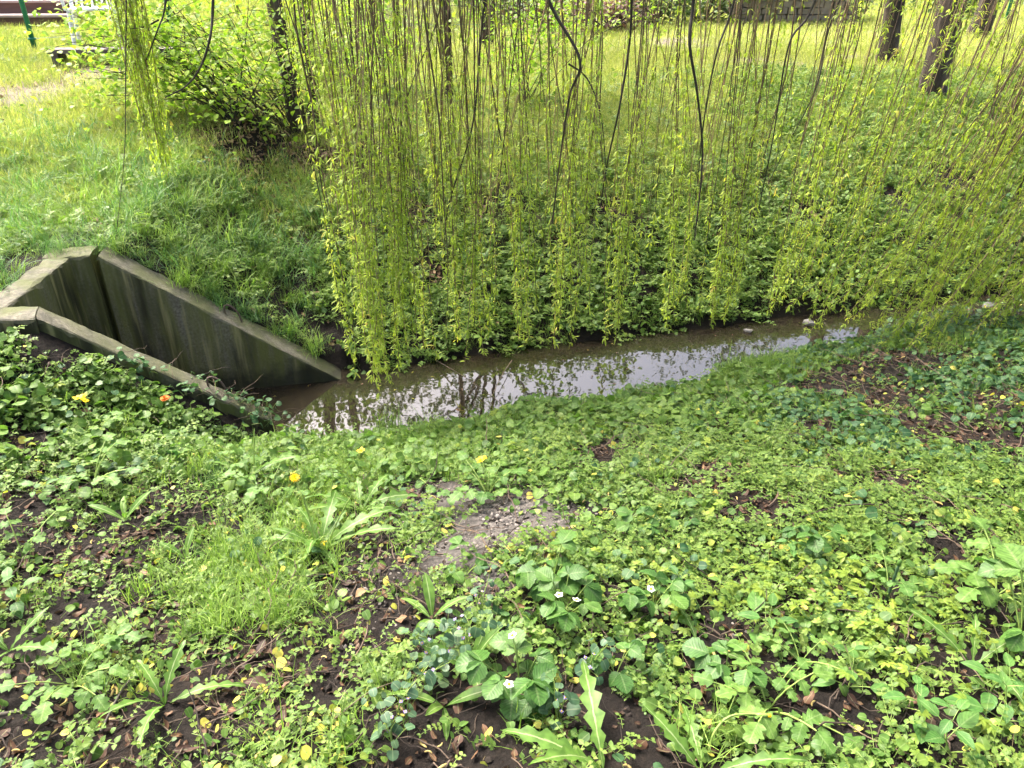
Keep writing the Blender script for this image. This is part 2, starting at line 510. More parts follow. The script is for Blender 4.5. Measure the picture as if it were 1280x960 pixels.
def concrete_mat():
    m, nt, out = new_mat('stained_concrete')
    geo = N(nt, 'ShaderNodeNewGeometry')
    pos = geo.outputs['Position']
    def nz(scale, stretch=(1, 1, 1), detail=6.0, rough=.6):
        mp = N(nt, 'ShaderNodeMapping'); mp.inputs['Scale'].default_value = stretch
        nt.links.new(pos, mp.inputs[0])
        n = N(nt, 'ShaderNodeTexNoise', i_Scale=scale, i_Detail=detail, i_Roughness=rough)
        nt.links.new(mp.outputs[0], n.inputs['Vector'])
        return n.outputs[0]
    fine = nz(70); mid = nz(7); streak = nz(9, (1, 1, .10)); streak2 = nz(4.5, (1, 1, .14), 4); moss = nz(5, (1, 1, .7))
    r0 = ramp(nt, [(.3, (.070, .063, .044)), (.7, (.165, .152, .110))]); nt.links.new(fine, r0.inputs[0])
    col = r0.outputs[0]
    rg = ramp(nt, [(.33, (0, 0, 0)), (.55, (1, 1, 1))]); nt.links.new(streak, rg.inputs[0])
    sepn = N(nt, 'ShaderNodeSeparateXYZ'); nt.links.new(geo.outputs['Normal'], sepn.inputs[0])
    vert = math_n(nt, 'SUBTRACT', 1.0, math_n(nt, 'MULTIPLY', math_n(nt, 'ABSOLUTE', sepn.outputs[2]), 1.25))
    vert = math_n(nt, 'MAXIMUM', vert, 0.0)
    # algae green on vertical faces, dark streaks
    col = mixc(nt, math_n(nt, 'MULTIPLY', math_n(nt, 'MULTIPLY', rg.outputs[0], vert), .92), col, (.098, .104, .026))
    rd = ramp(nt, [(.46, (0, 0, 0)), (.62, (1, 1, 1))]); nt.links.new(streak2, rd.inputs[0])
    col = mixc(nt, math_n(nt, 'MULTIPLY', math_n(nt, 'MULTIPLY', rd.outputs[0], vert), .88), col, (.018, .017, .010))
    rl = ramp(nt, [(.55, (0, 0, 0)), (.68, (1, 1, 1))]); nt.links.new(nz(14, (1, 1, .08), 3), rl.inputs[0])
    col = mixc(nt, math_n(nt, 'MULTIPLY', math_n(nt, 'MULTIPLY', rl.outputs[0], vert), .8), col, (.24, .215, .095))
    # wet dark band just above the water
    sepp = N(nt, 'ShaderNodeSeparateXYZ'); nt.links.new(pos, sepp.inputs[0])
    wet = math_n(nt, 'ADD', math_n(nt, 'MULTIPLY', mid, .35), sepp.outputs[2])
    rw = ramp(nt, [(.0, (1, 1, 1)), (.13, (0, 0, 0))])
    nt.links.new(math_n(nt, 'ADD', wet, .66), rw.inputs[0])
    col = mixc(nt, math_n(nt, 'MULTIPLY', rw.outputs[0], .8), col, (.012, .012, .008))
    # lichen and dirt blotches on the tops
    rt = ramp(nt, [(.40, (0, 0, 0)), (.58, (1, 1, 1))]); nt.links.new(nz(13, (1, 1, 1), 6, .7), rt.inputs[0])
    col = mixc(nt, math_n(nt, 'MULTIPLY', math_n(nt, 'MULTIPLY', rt.outputs[0], math_n(nt, 'MAXIMUM', sepn.outputs[2], 0.0)), .8), col, (.045, .044, .033))
    # moss on top
    rm = ramp(nt, [(.40, (0, 0, 0)), (.58, (1, 1, 1))]); nt.links.new(moss, rm.inputs[0])
    hor = math_n(nt, 'MAXIMUM', sepn.outputs[2], 0.0)
    col = mixc(nt, math_n(nt, 'MULTIPLY', math_n(nt, 'MULTIPLY', rm.outputs[0], hor), .8), col, (.055, .066, .014))
    pb = N(nt, 'ShaderNodeBsdfPrincipled'); pb.inputs['Roughness'].default_value = .85; pb.inputs['Specular IOR Level'].default_value = .25
    nt.links.new(col, pb.inputs['Base Color'])
    bp = N(nt, 'ShaderNodeBump', i_Strength=.6, i_Distance=.006)
    nt.links.new(math_n(nt, 'ADD', fine, math_n(nt, 'MULTIPLY', mid, .8)), bp.inputs['Height'])
    nt.links.new(bp.outputs[0], pb.inputs['Normal'])
    nt.links.new(pb.outputs[0], out.inputs[0])
    return m


M['concrete'] = concrete_mat()


def water_mat():
    m, nt, out = new_mat('murky_water')
    tc = N(nt, 'ShaderNodeTexCoord')
    n1 = N(nt, 'ShaderNodeTexNoise', i_Scale=5.0, i_Detail=2.0); nt.links.new(tc.outputs['Object'], n1.inputs['Vector'])
    n2 = N(nt, 'ShaderNodeTexNoise', i_Scale=1.6, i_Detail=4.0); nt.links.new(tc.outputs['Object'], n2.inputs['Vector'])
    rp = ramp(nt, [(.3, (.015, .0118, .0070)), (.7, (.018, .015, .010))]); nt.links.new(n2.outputs[0], rp.inputs[0])
    pb = N(nt, 'ShaderNodeBsdfPrincipled')
    pb.inputs['Roughness'].default_value = .02
    pb.inputs['IOR'].default_value = 1.7
    pb.inputs['Specular IOR Level'].default_value = .5
    nt.links.new(rp.outputs[0], pb.inputs['Base Color'])
    bp = N(nt, 'ShaderNodeBump', i_Strength=.06, i_Distance=.01)
    nt.links.new(n1.outputs[0], bp.inputs['Height']); nt.links.new(bp.outputs[0], pb.inputs['Normal'])
    nt.links.new(pb.outputs[0], out.inputs[0])
    return m


M['water'] = water_mat()


def ground_mat():
    m, nt, out = new_mat('soil_and_turf')
    a = N(nt, 'ShaderNodeAttribute', attribute_name='gc')
    geo = N(nt, 'ShaderNodeNewGeometry')
    n1 = N(nt, 'ShaderNodeTexNoise', i_Scale=45.0, i_Detail=8.0, i_Roughness=.7); nt.links.new(geo.outputs['Position'], n1.inputs['Vector'])
    n2 = N(nt, 'ShaderNodeTexNoise', i_Scale=6.0, i_Detail=5.0); nt.links.new(geo.outputs['Position'], n2.inputs['Vector'])
    r1 = ramp(nt, [(.3, (.35, .35, .35)), (.5, (.95, .95, .95)), (.72, (1.7, 1.65, 1.6))]); nt.links.new(n1.outputs[0], r1.inputs[0])
    r2 = ramp(nt, [(.3, (.75, .75, .75)), (.7, (1.25, 1.22, 1.2))]); nt.links.new(n2.outputs[0], r2.inputs[0])
    col = mixc(nt, 1.0, a.outputs['Color'], r1.outputs[0], 'MULTIPLY')
    col = mixc(nt, 1.0, col, r2.outputs[0], 'MULTIPLY')
    pb = N(nt, 'ShaderNodeBsdfPrincipled'); pb.inputs['Roughness'].default_value = .9; pb.inputs['Specular IOR Level'].default_value = .2
    nt.links.new(col, pb.inputs['Base Color'])
    bp = N(nt, 'ShaderNodeBump', i_Strength=.9, i_Distance=.02)
    nt.links.new(n1.outputs[0], bp.inputs['Height']); nt.links.new(bp.outputs[0], pb.inputs['Normal'])
    nt.links.new(pb.outputs[0], out.inputs[0])
    return m


M['ground'] = ground_mat()

# ------------------------------------------------------------------ zones of bare soil (photo position, radius in metres)
BARE = [(P(u, v), r, k) for u, v, r, k in [
    (440, 745, .09, 'soil'), (470, 800, .10, 'soil'), (30, 560, .08, 'soil'), (110, 700, .09, 'litter'), (20, 660, .09, 'soil'), (200, 790, .07, 'litter'), (130, 780, .07, 'soil'), (270, 870, .10, 'litter'), (150, 940, .08, 'litter'), (350, 890, .07, 'litter'), (20, 930, .08, 'soil'), (215, 625, .09, 'soil'), (380, 830, .07, 'litter'), (420, 870, .06, 'soil'), (1130, 790, .05, 'litter'), (880, 870, .05, 'soil'),
    (640, 648, .17, 'sand'), (560, 622, .12, 'sand'), (575, 685, .12, 'sand'), (680, 655, .10, 'sand'), (600, 720, .07, 'sand'),
    (485, 770, .16, 'soil'), (478, 720, .14, 'soil'), (455, 690, .11, 'soil'), (530, 620, .07, 'soil'), (505, 650, .07, 'soil'), (600, 740, .06, 'soil'), (560, 925, .15, 'soil'), (840, 930, .07, 'soil'), (1040, 880, .08, 'soil'), (930, 800, .06, 'soil'), (720, 880, .06, 'soil'), (1180, 680, .07, 'soil'), (1110, 610, .08, 'litter'), (500, 800, .07, 'soil'),
    (160, 675, .13, 'soil'), (235, 650, .10, 'soil'), (60, 690, .10, 'soil'), (40, 625, .10, 'soil'), (90, 760, .10, 'soil'),
    (50, 880, .10, 'soil'), (180, 900, .07, 'soil'), (300, 850, .11, 'litter'), (330, 820, .09, 'litter'), (240, 930, .08, 'soil'),
    (60, 432, .07, 'soil'), (150, 458, .06, 'soil'), (330, 540, .10, 'litter'), (385, 552, .09, 'litter'),
    (1190, 545, .17, 'litter'), (1090, 500, .13, 'litter'), (1260, 560, .12, 'litter'), (1250, 500, .13, 'litter'), (1020, 540, .08, 'litter'),
    (760, 570, .10, 'litter'), (860, 620, .08, 'litter'), (960, 640, .11, 'litter'), (900, 590, .1, 'litter'), (1170, 870, .07, 'litter'), (780, 890, .06, 'soil'),
    (1060, 470, .2, 'soil'), (1130, 450, .2, 'soil'), (1000, 490, .12, 'soil'),
    (1250, 385, .3, 'soil'), (1150, 400, .15, 'soil'),
    (355, 392, .10, 'soil'), (405, 425, .15, 'soil'), (375, 352, .08, 'soil'), (640, 245, .16, 'soil'), (600, 260, .1, 'litter'),
    (1190, 225, .2, 'soil'), (1120, 250, .16, 'soil'), (1010, 270, .13, 'soil'), (910, 300, .1, 'litter'), (760, 260, .15, 'litter'), (520, 270, .16, 'litter'), (540, 340, .12, 'litter'),
    (460, 190, .25, 'litter'), (330, 188, .55, 'litter'), (290, 175, .4, 'litter'), (395, 195, .4, 'litter'), (500, 240, .15, 'litter'), (62, 328, .07, 'litter'),
    (30, 118, .45, 'path'), (70, 112, .35, 'path'), (-30, 120, .5, 'path'), (120, 92, .5, 'path'),
    (945, 75, .45, 'path'), (985, 78, .3, 'path'), (1060, 72, .3, 'path'), (880, 60, .4, 'path'), (840, 52, .3, 'path'),
]]
BCOL = {'sand': (.088, .081, .072), 'soil': (.010, .0075, .0053), 'litter': (.015, .0100, .0066), 'path': (.15, .13, .09)}


def bare(x, y, kinds=None):
    b = np.zeros_like(x)
    nzb = noise2(x, y, .09, 7, 3)
    for p, r, k in BARE:
        if kinds and k not in kinds:
            continue
        d2 = ((x - p[0]) ** 2 + (y - p[1]) ** 2) / (r * r) * (1 + .5 * nzb)
        b = np.maximum(b, np.exp(-d2 * 0.62))
    return b


# ------------------------------------------------------------------ ground sheet
def axis(lo, hi, step, mid_hi, mid_step, far):
    a = list(np.arange(lo, hi, step))
    x = hi
    while x < mid_hi:
        a.append(x); x += mid_step
    s = mid_step
    while x < far:
        a.append(x); s *= 1.5; x += s
    return a


ya = axis(0.2, 8.2, .04, 26, .13, 600)
yb = [-.0, -.4, -1, -2, -5, -15, -50, -200, -600]
ys = np.array(sorted(yb + ya))
xp = axis(0, 6.2, .045, 20, .2, 600)
xn = [-v for v in axis(0, 5.2, .045, 20, .2, 600) if v > 0]
xs = np.array(sorted(xn + xp))
GX, GY = np.meshgrid(xs, ys)
GZ = terrain(GX, GY)
near_fine = noise2(GX, GY, .13, 3, 3) * .013 * (np.abs(GX) < 6) * (GY < 8.2)
GZ = GZ + np.where((chan(GX, GY) > 0.1), near_fine, 0)
nx_, ny_ = len(xs), len(ys)
gverts = np.stack([GX, GY, GZ], -1).reshape(-1, 3)
ii = (np.arange(ny_ - 1)[:, None] * nx_ + np.arange(nx_ - 1)[None]).ravel()
quads = np.stack([ii, ii + 1, ii + nx_ + 1, ii + nx_], 1)
gm = bpy.data.meshes.new('ground')
gm.vertices.add(len(gverts)); gm.vertices.foreach_set('co', gverts.astype(np.float32).ravel())
gm.loops.add(quads.size); gm.loops.foreach_set('vertex_index', quads.astype(np.int32).ravel())
gm.polygons.add(len(quads))
gm.polygons.foreach_set('loop_start', np.arange(0, quads.size, 4, dtype=np.int32))
gm.polygons.foreach_set('loop_total', np.full(len(quads), 4, np.int32))
gm.polygons.foreach_set('use_smooth', np.full(len(quads), True))
gm.update(calc_edges=True)
gx, gy = gverts[:, 0], gverts[:, 1]
lawn_w = sstep(5.8, 7.4, gy - 0.25 * gx) + 0.0
lawn_w = np.maximum(lawn_w, sstep(-2.2, -3.2, gx) * sstep(4.4, 5.4, gy))
base = np.array((.011, .0083, .0058))[None] * (1 - lawn_w[:, None]) + np.array((.17, .19, .055))[None] * lawn_w[:, None]
for kind in ('litter', 'soil', 'path', 'sand'):
    w = np.clip(bare(gx, gy, (kind,)) * 1.5 + 0.15 * noise2(gx, gy, .3, 4), 0, 1)
    w = np.where(bare(gx, gy, (kind,)) < .05, 0, w)[:, None]
    base = base * (1 - w) + np.array(BCOL[kind])[None] * w
ca = gm.attributes.new('gc', 'FLOAT_COLOR', 'POINT')
ca.data.foreach_set('color', np.concatenate([base, np.ones((len(base), 1))], 1).astype(np.float32).ravel())
gm.materials.append(M['ground'])
ground = link('ground', gm)
tag(ground, 'dark soil banks and lawn ground either side of the stream', 'ground', kind='structure')

# ------------------------------------------------------------------ water
wx = np.concatenate([np.arange(-2.66, 8, .1), [10, 14, 20, 30, 60]])
WV, WF = [], []
for i, x in enumerate(wx):
    yn = float(np.interp(x, NX, NY)); yf = float(np.interp(x, FX, FY))
    e0 = 0.05 if x < -1.2 else .35
    for k, y in enumerate(np.linspace(yn - e0, yf + (0.05 if x < -1.2 else .35), 6)):
        WV.append((x, y, WATER))
for i in range(len(wx) - 1):
    for k in range(5):
        a = i * 6 + k
        WF.append((a, a + 6, a + 7, a + 1))
wm_ = bpy.data.meshes.new('stream_water'); wm_.from_pydata(WV, [], WF); wm_.materials.append(M['water']); wm_.update()
water = link('stream_water', wm_)
tag(water, 'murky brown stream water reflecting pale sky', 'water', kind='structure')

# ------------------------------------------------------------------ culvert headwall
culv = empty('culvert_headwall', (-2.55, 4.0, -1.1))
tag(culv, 'stained concrete culvert headwall with two sloping wing walls at the stream', 'culvert')


def wall_sweep(name, inner, outer, ztop, zbot, n=36, seed=0):
    """inner, outer: start and end plan points; ztop: start, end"""
    r = np.random.default_rng(seed)
    i0, i1 = np.array(inner[0]), np.array(inner[1]); o0, o1 = np.array(outer[0]), np.array(outer[1])
    V = []
    prof_n = None
    nz = noise2(np.linspace(0, 2, n) * 1.3 + seed, np.zeros(n) + seed, .25, 6, 3)
    nz2 = noise2(np.linspace(0, 2, n) * 1.3 + seed, np.zeros(n) + seed + 9, .12, 8, 3)
    for k in range(n):
        s = k / (n - 1)
        I = i0 + (i1 - i0) * s; O = o0 + (o1 - o0) * s
        W = O - I
        zt = ztop[0] + (ztop[1] - ztop[0]) * s
        c = 0.010 + 0.022 * max(0, nz[k])
        c2 = 0.012 + 0.028 * max(0, nz2[k])
        L = np.linalg.norm(W)
        prof = [(0, zbot), (0, zt - .25), (0, zt - c * 1.3), (c * .3 / L, zt - c * .35), (c / L, zt),
                (.5, zt + .003), (1 - c2 / L, zt), (1 - c2 * .3 / L, zt - c2 * .4), (1, zt - c2 * 1.3), (1, zt - .25), (1, zbot)]
        for a, z in prof:
            p = I + W * a
            j = r.normal(0, .0014, 3)
            V.append((p[0] + j[0], p[1] + j[1], max(z, zbot) + j[2]))
    m_ = 11
    F = [(k * m_ + q, k * m_ + q + 1, (k + 1) * m_ + q + 1, (k + 1) * m_ + q) for k in range(n - 1) for q in range(m_ - 1)]
    F.append(tuple(range(m_))[::-1]); F.append(tuple((n - 1) * m_ + q for q in range(m_)))
    V = np.array(V)
    mb = MB(); mb.add((V, F, np.zeros((len(V), 3))))
    me = mb.mesh(name, [M['concrete']], smooth=False)
    import bmesh
    bm = bmesh.new(); bm.from_mesh(me); bmesh.ops.recalc_face_normals(bm, faces=bm.faces); bm.to_mesh(me); bm.free()
    o = link(name, me, culv)
    o.matrix_parent_inverse = Matrix.Translation(culv.location).inverted()
    return o


A0 = np.array((-1.17, 4.58)); dF = np.array((-.98, -.2)) / np.linalg.norm((-.98, -.2)); nF = np.array((-.2, .98))
zf_at = lambda t: 0.08 - (1.31 - t) / 1.31 * 0.98
t1, t2, t3 = 1.30, 1.348, 1.455
far_w = wall_sweep('wing_wall', (A0 + dF * t1, A0 + dF * -.04), (A0 + dF * t1 + nF * .2, A0 + dF * -.04 + nF * .2), (.082, -.93), -1.15, seed=1)
far_w['label'] = 'far concrete wing wall with green algae and dark vertical streaks'
ret_w = wall_sweep('corner_pier', (A0 + dF * (t3 + .15), A0 + dF * t2), (A0 + dF * (t3 + .15) + nF * .2, A0 + dF * t2 + nF * .2), (.088, .088), -1.15, n=10, seed=2)
backing = wall_sweep('joint_backing', (A0 + dF * (t2 + .05) + nF * .1, A0 + dF * (t1 - .05) + nF * .1), (A0 + dF * (t2 + .05) + nF * .15, A0 + dF * (t1 - .05) + nF * .15), (.04, .03), -1.15, n=6, seed=3)
hc = A0 + dF * t3
head_w = wall_sweep('headwall', ((hc[0], hc[1] + .001), (-2.545, 3.40)), ((hc[0] - .15, hc[1] + .002), (-2.695, 3.40)), (.083, .083), -1.15, n=24, seed=4)
near_dir = np.array((.92, .36)) / np.linalg.norm((.92, .36)); near_n = np.array((-near_dir[1], near_dir[0]))
no0 = np.array((-2.34, 3.44)); no1 = np.array((-1.40, 3.808))
near_w = wall_sweep('wing_wall', (no0 + near_n * .17, no1 + near_n * .17), (no0 + near_n * .02, no1 + near_n * .02), (.078, -.76), -1.15, seed=5)
near_w['label'] = 'near concrete wing wall with mossy top and weeds along it'
cap_w = wall_sweep('headwall_end', (no0 + near_n * .18 - np.array((.36, .05)), no0 + near_n * .18 - near_dir * .004), (no0 - np.array((.36, .05)), no0 - near_dir * .004), (.08, .08), -1.15, n=10, seed=6)
# pipe mouth in the headwall
th = np.linspace(0, 2 * np.pi, 25)
mb = MB(); ring = np.stack([np.zeros(25) - 2.535, 3.93 + .27 * np.cos(th), -.72 + .27 * np.sin(th)], 1)
mb.add(tube(ring, .035, 8))
pipe = mb.build('pipe_rim', M['concrete'], culv); pipe.matrix_parent_inverse = Matrix.Translation(culv.location).inverted()
for (u, v, sx, yy) in ((238, 470, 1, None), (287, 398, -1, None)):
    if sx == 1:
        c = no0 + (no1 - no0) * .74 + near_n * .1; z0 = .078 - .838 * .74
        dv = np.array((*near_dir, -.7)) * .05
    else:
        t = .63; c = A0 + dF * t + nF * .1; z0 = zf_at(t)
        dv = np.array((*(-dF), -.75)) * .05
    c3 = np.array((*c, z0))
    pts = [c3 - dv * .8 - (0, 0, .05), c3 - dv * .9 + (0, 0, .05), c3 - dv * .3 + (0, 0, .085), c3 + dv * .5 + (0, 0, .075), c3 + dv * .9 + (0, 0, .02), c3 + dv * .9 - (0, 0, .05)]
    mb = MB(); mb.add(tube(spline(pts, 16), .006, 6))
    o = mb.build('lifting_loop', M['rebar'], culv); o.matrix_parent_inverse = Matrix.Translation(culv.location).inverted()


# ------------------------------------------------------------------ leaf and plant prototypes
def leafG(kind, r):
    """list of (geometry, material slot) for one leaf growing from the origin towards +Y"""
    out = []
    def stalk(L, el, rad=.0013, bend=.3):
        n = 5; t = np.linspace(0, 1, n); a = el - bend * t
        y = np.concatenate([[0], np.cumsum(np.cos(a[:-1]) * L / (n - 1))]); z = np.concatenate([[0], np.cumsum(np.sin(a[:-1]) * L / (n - 1))])
        p = np.stack([np.zeros(n), y, z], 1)
        return tube(p, np.linspace(rad * 1.2, rad, n), 3), p[-1], a[-1]
    if kind == 'straw':
        g, e, a = stalk(r.uniform(.06, .13), r.uniform(.7, 1.25), .0016)
        out.append((g, 1, None))
        for az, s in ((0, 1.0), (1.25, .92), (-1.25, .92)):
            L = r.uniform(.048, .062) * s
            b = blade(L, L * r.uniform(.82, .92), 11, 'obov' if az == 0 else 'ovate', fold=r.uniform(.12, .3), curve=r.uniform(.3, .8), start=r.uniform(-.1, .2), teeth=.075)
            out.append((b, 0, T(e, rx=r.uniform(-.7, .15), ry=r.uniform(-.4, .4), rz=az + r.uniform(-.1, .1))))
    elif kind == 'dand':
        L = r.uniform(.13, .20)
        out.append((blade(L, L * r.uniform(.22, .28), 19, 'lance', fold=r.uniform(.1, .4), curve=r.uniform(.5, 1.3), start=r.uniform(.5, 1.1), lobes=6, lobe_a=.68, twist=r.uniform(-.5, .5), wav=.05), 0, None))
    elif kind == 'lance':
        L = r.uniform(.12, .19)
        out.append((blade(L, L * r.uniform(.18, .25), 10, 'lance', fold=r.uniform(.15, .45), curve=r.uniform(.3, 1.2), start=r.uniform(.6, 1.25), twist=r.uniform(-.6, .6), wav=.04), 0, None))
    elif kind == 'celan':
        L = r.uniform(.11, .17)
        g, e, a = stalk(L, r.uniform(.6, 1.1), .0018, .8)
        out.append((g, 1, None))
        n = 5; t = np.linspace(0, 1, n)
        for j, s in ((1.0, 1.2), (.72, .9), (.72, .9), (.45, .65), (.45, .65)):
            k = int(round(j * 10))
            az = 0 if j == 1.0 else (1.2 if s and (len(out) % 2 == 0) else -1.2)
            p = e * j; p = np.array((0, e[1] * j, e[2] * (1 - (1 - j) ** 1.6)))
            LL = .042 * s * r.uniform(.9, 1.15)
            out.append((blade(LL, LL * 1.0, 13, 'round', fold=r.uniform(-.1, .25), curve=r.uniform(.1, .6), teeth=0.0, lobes=3, lobe_a=.5, wav=.06), 0,
                        T(p, rx=r.uniform(-.4, .1), ry=r.uniform(-.25, .25), rz=az + r.uniform(-.15, .15))))
    elif kind == 'ovate':
        L = r.uniform(.05, .075)
        g, e, a = stalk(r.uniform(.02, .05), r.uniform(.4, .9), .0013)
        out.append((g, 1, None))
        out.append((blade(L, L * r.uniform(.52, .62), 9, 'ovate', fold=r.uniform(.1, .35), curve=r.uniform(.3, .9), start=.1, teeth=.03), 0, T(e, rx=r.uniform(-.3, .2))))
    elif kind in ('round', 'yellow'):
        L = r.uniform(.018, .034)
        g, e, a = stalk(r.uniform(.015, .05), r.uniform(.5, 1.3), .0008)
        out.append((g, 1, None))
        out.append((blade(L, L * r.uniform(.85, 1.1), 6, 'heart', fold=r.uniform(.0, .3), curve=r.uniform(-.1, .9)), 0, T(e, rx=r.uniform(-.95, .5), ry=r.uniform(-.75, .75))))
    elif kind == 'kidney':
        L = r.uniform(.026, .042)
        g, e, a = stalk(r.uniform(.03, .07), r.uniform(.7, 1.35), .001)
        out.append((g, 1, None))
        out.append((blade(L, L * r.uniform(.95, 1.15), 8, 'heart', fold=r.uniform(.05, .25), curve=r.uniform(.2, .8), teeth=.05), 0, T(e, rx=r.uniform(-.8, .35), ry=r.uniform(-.6, .6))))
    elif kind == 'lime':
        g, e, a = stalk(r.uniform(.03, .07), r.uniform(.7, 1.3), .001)
        out.append((g, 1, None))
        for az in (-1.5, -.75, 0, .75, 1.5):
            L = r.uniform(.022, .034)
            out.append((blade(L, L * .42, 5, 'obov', fold=.25, curve=r.uniform(.2, .7)), 0, T(e, rx=r.uniform(-.3, .1), rz=az)))
    return out


def leaf_mesh(name, kind, mats, r, sc=1.0):
    mb = MB()
    q = r.uniform(0, 1)
    for g, s, Mx in leafG(kind, r):
        mb.add(g, s, Mx, rnd=np.clip(q + r.uniform(-.15, .15), 0, 1))
    return mb.mesh(name, mats)


def clump(name, kind, mats, r, n, spread, el=0.0, sc=(.8, 1.2)):
    """several leaves joined: one tiny plant of the ground cover"""
    mb = MB()
    for i in range(n):
        q = r.uniform(0, 1)
        c = (r.normal(0, spread), r.normal(0, spread), r.uniform(-.005, .012))
        Mx = T(c, rz=r.uniform(0, 6.28), rx=r.uniform(-.1, .1), sc=r.uniform(*sc))
        for g, s, m2 in leafG(kind, r):
            mb.add(g, s, Mx if m2 is None else Mx @ m2, rnd=np.clip(q + r.uniform(-.1, .1), 0, 1))
    return mb.mesh(name, mats)


def sprawl(name, mats, r, n_st=5, leaf=.011):
    """tiny-leaved sprawling stems"""
    mb = MB()
    for i in range(n_st):
        az = r.uniform(0, 6.28); L = r.uniform(.04, .09); up = r.uniform(.015, .05)
        d = np.array((math.cos(az), math.sin(az), 0)); c0 = np.array((r.normal(0, .02), r.normal(0, .02), 0))
        pts = [c0 + d * L * t + np.array((0, 0, up * math.sin(t * 2.2))) for t in np.linspace(0, 1, 5)]
        mb.add(tube(pts, .0008, 3), 1)
        for t in np.linspace(.15, 1, 5):
            p = c0 + d * L * t + np.array((0, 0, up * math.sin(t * 2.2)))
            q = r.uniform(0, 1)
            for s in (-1, 1):
                LL = leaf * r.uniform(.7, 1.4)
                mb.add(blade(LL, LL * .75, 4, 'ovate', fold=.2, curve=.4), 0, T(p, rx=r.uniform(-.2, .5), ry=r.uniform(-.3, .3), rz=az - 1.57 + s * r.uniform(.8, 1.5)), rnd=q)
    return mb.mesh(name, mats)


def tuft(name, mat, r, n, h, w, spread, lean=.6, curve=1.0, nseg=5):
    mb = MB()
    for i in range(n):
        L = h * r.uniform(.5, 1.15)
        az = r.uniform(0, 6.28)
        st = np.clip(r.normal(1.35, .28), .45, 1.57)
        mb.add(blade(L, w * r.uniform(.7, 1.3), nseg, 'grass', fold=.3, curve=curve * r.uniform(.3, 1.5), start=st, twist=r.uniform(-.5, .5)), 0,
               T((r.normal(0, spread), r.normal(0, spread), -.005), rz=az), rnd=r.uniform(0, 1))
    return mb.mesh(name, [mat])


def dead_leaf(name, r, L=None):
    mb = MB(); L = L or r.uniform(.03, .06)
    mb.add(blade(L, L * r.uniform(.4, .65), 7, 'ovate', fold=r.uniform(-.5, .6), curve=r.uniform(-.9, .9), start=r.uniform(-.2, .3), twist=r.uniform(-.8, .8), wav=.12), 0, T((0, -L / 2, .006)), rnd=r.uniform(0, 1))
    return mb.mesh(name, [M['dead']])


def twig_mesh(name, r, L):
    p = [(0, 0, .004)]
    d = 0.0
    for i in range(6):
        d += r.normal(0, .25)
        p.append((p[-1][0] + math.cos(d) * L / 6, p[-1][1] + math.sin(d) * L / 6, .004 + r.uniform(0, .012)))
    mb = MB(); mb.add(tube(p, np.linspace(.0022, .0010, 7) * (L / .15) ** .5, 4))
    return mb.mesh(name, [M['litter_twig']])


def catkin_mesh(name, r):
    L = r.uniform(.03, .05); n = 7; a = np.cumsum(r.normal(0.25, .2, n))
    p = np.stack([np.cumsum(np.cos(a)) * L / n, np.cumsum(np.sin(a)) * L / n, np.full(n, .006)], 1)
    mb = MB(); mb.add(tube(p, .0035 * np.array([.5, .9, 1.1, 1, 1.05, .9, .4]), 5), rnd=r.uniform(0, 1))
    return mb.mesh(name, [M['catkin']])


def lump_mesh(name, mat, r, rough=.25):
    import bmesh
    bm = bmesh.new(); bmesh.ops.create_icosphere(bm, subdivisions=1, radius=1)
    for v in bm.verts:
        v.co *= 1 + r.normal(0, rough); v.co.z *= .6
    me = bpy.data.meshes.new(name); bm.to_mesh(me); bm.free(); me.materials.append(mat)
    return me


def library(meshes):
    c = bpy.data.collections.new('library')
    for i, me in enumerate(meshes):
        o = bpy.data.objects.new('%s_%03d' % (me.name.split('.')[0], i), me)
        c.objects.link(o)
    # children are picked in name order
    return c


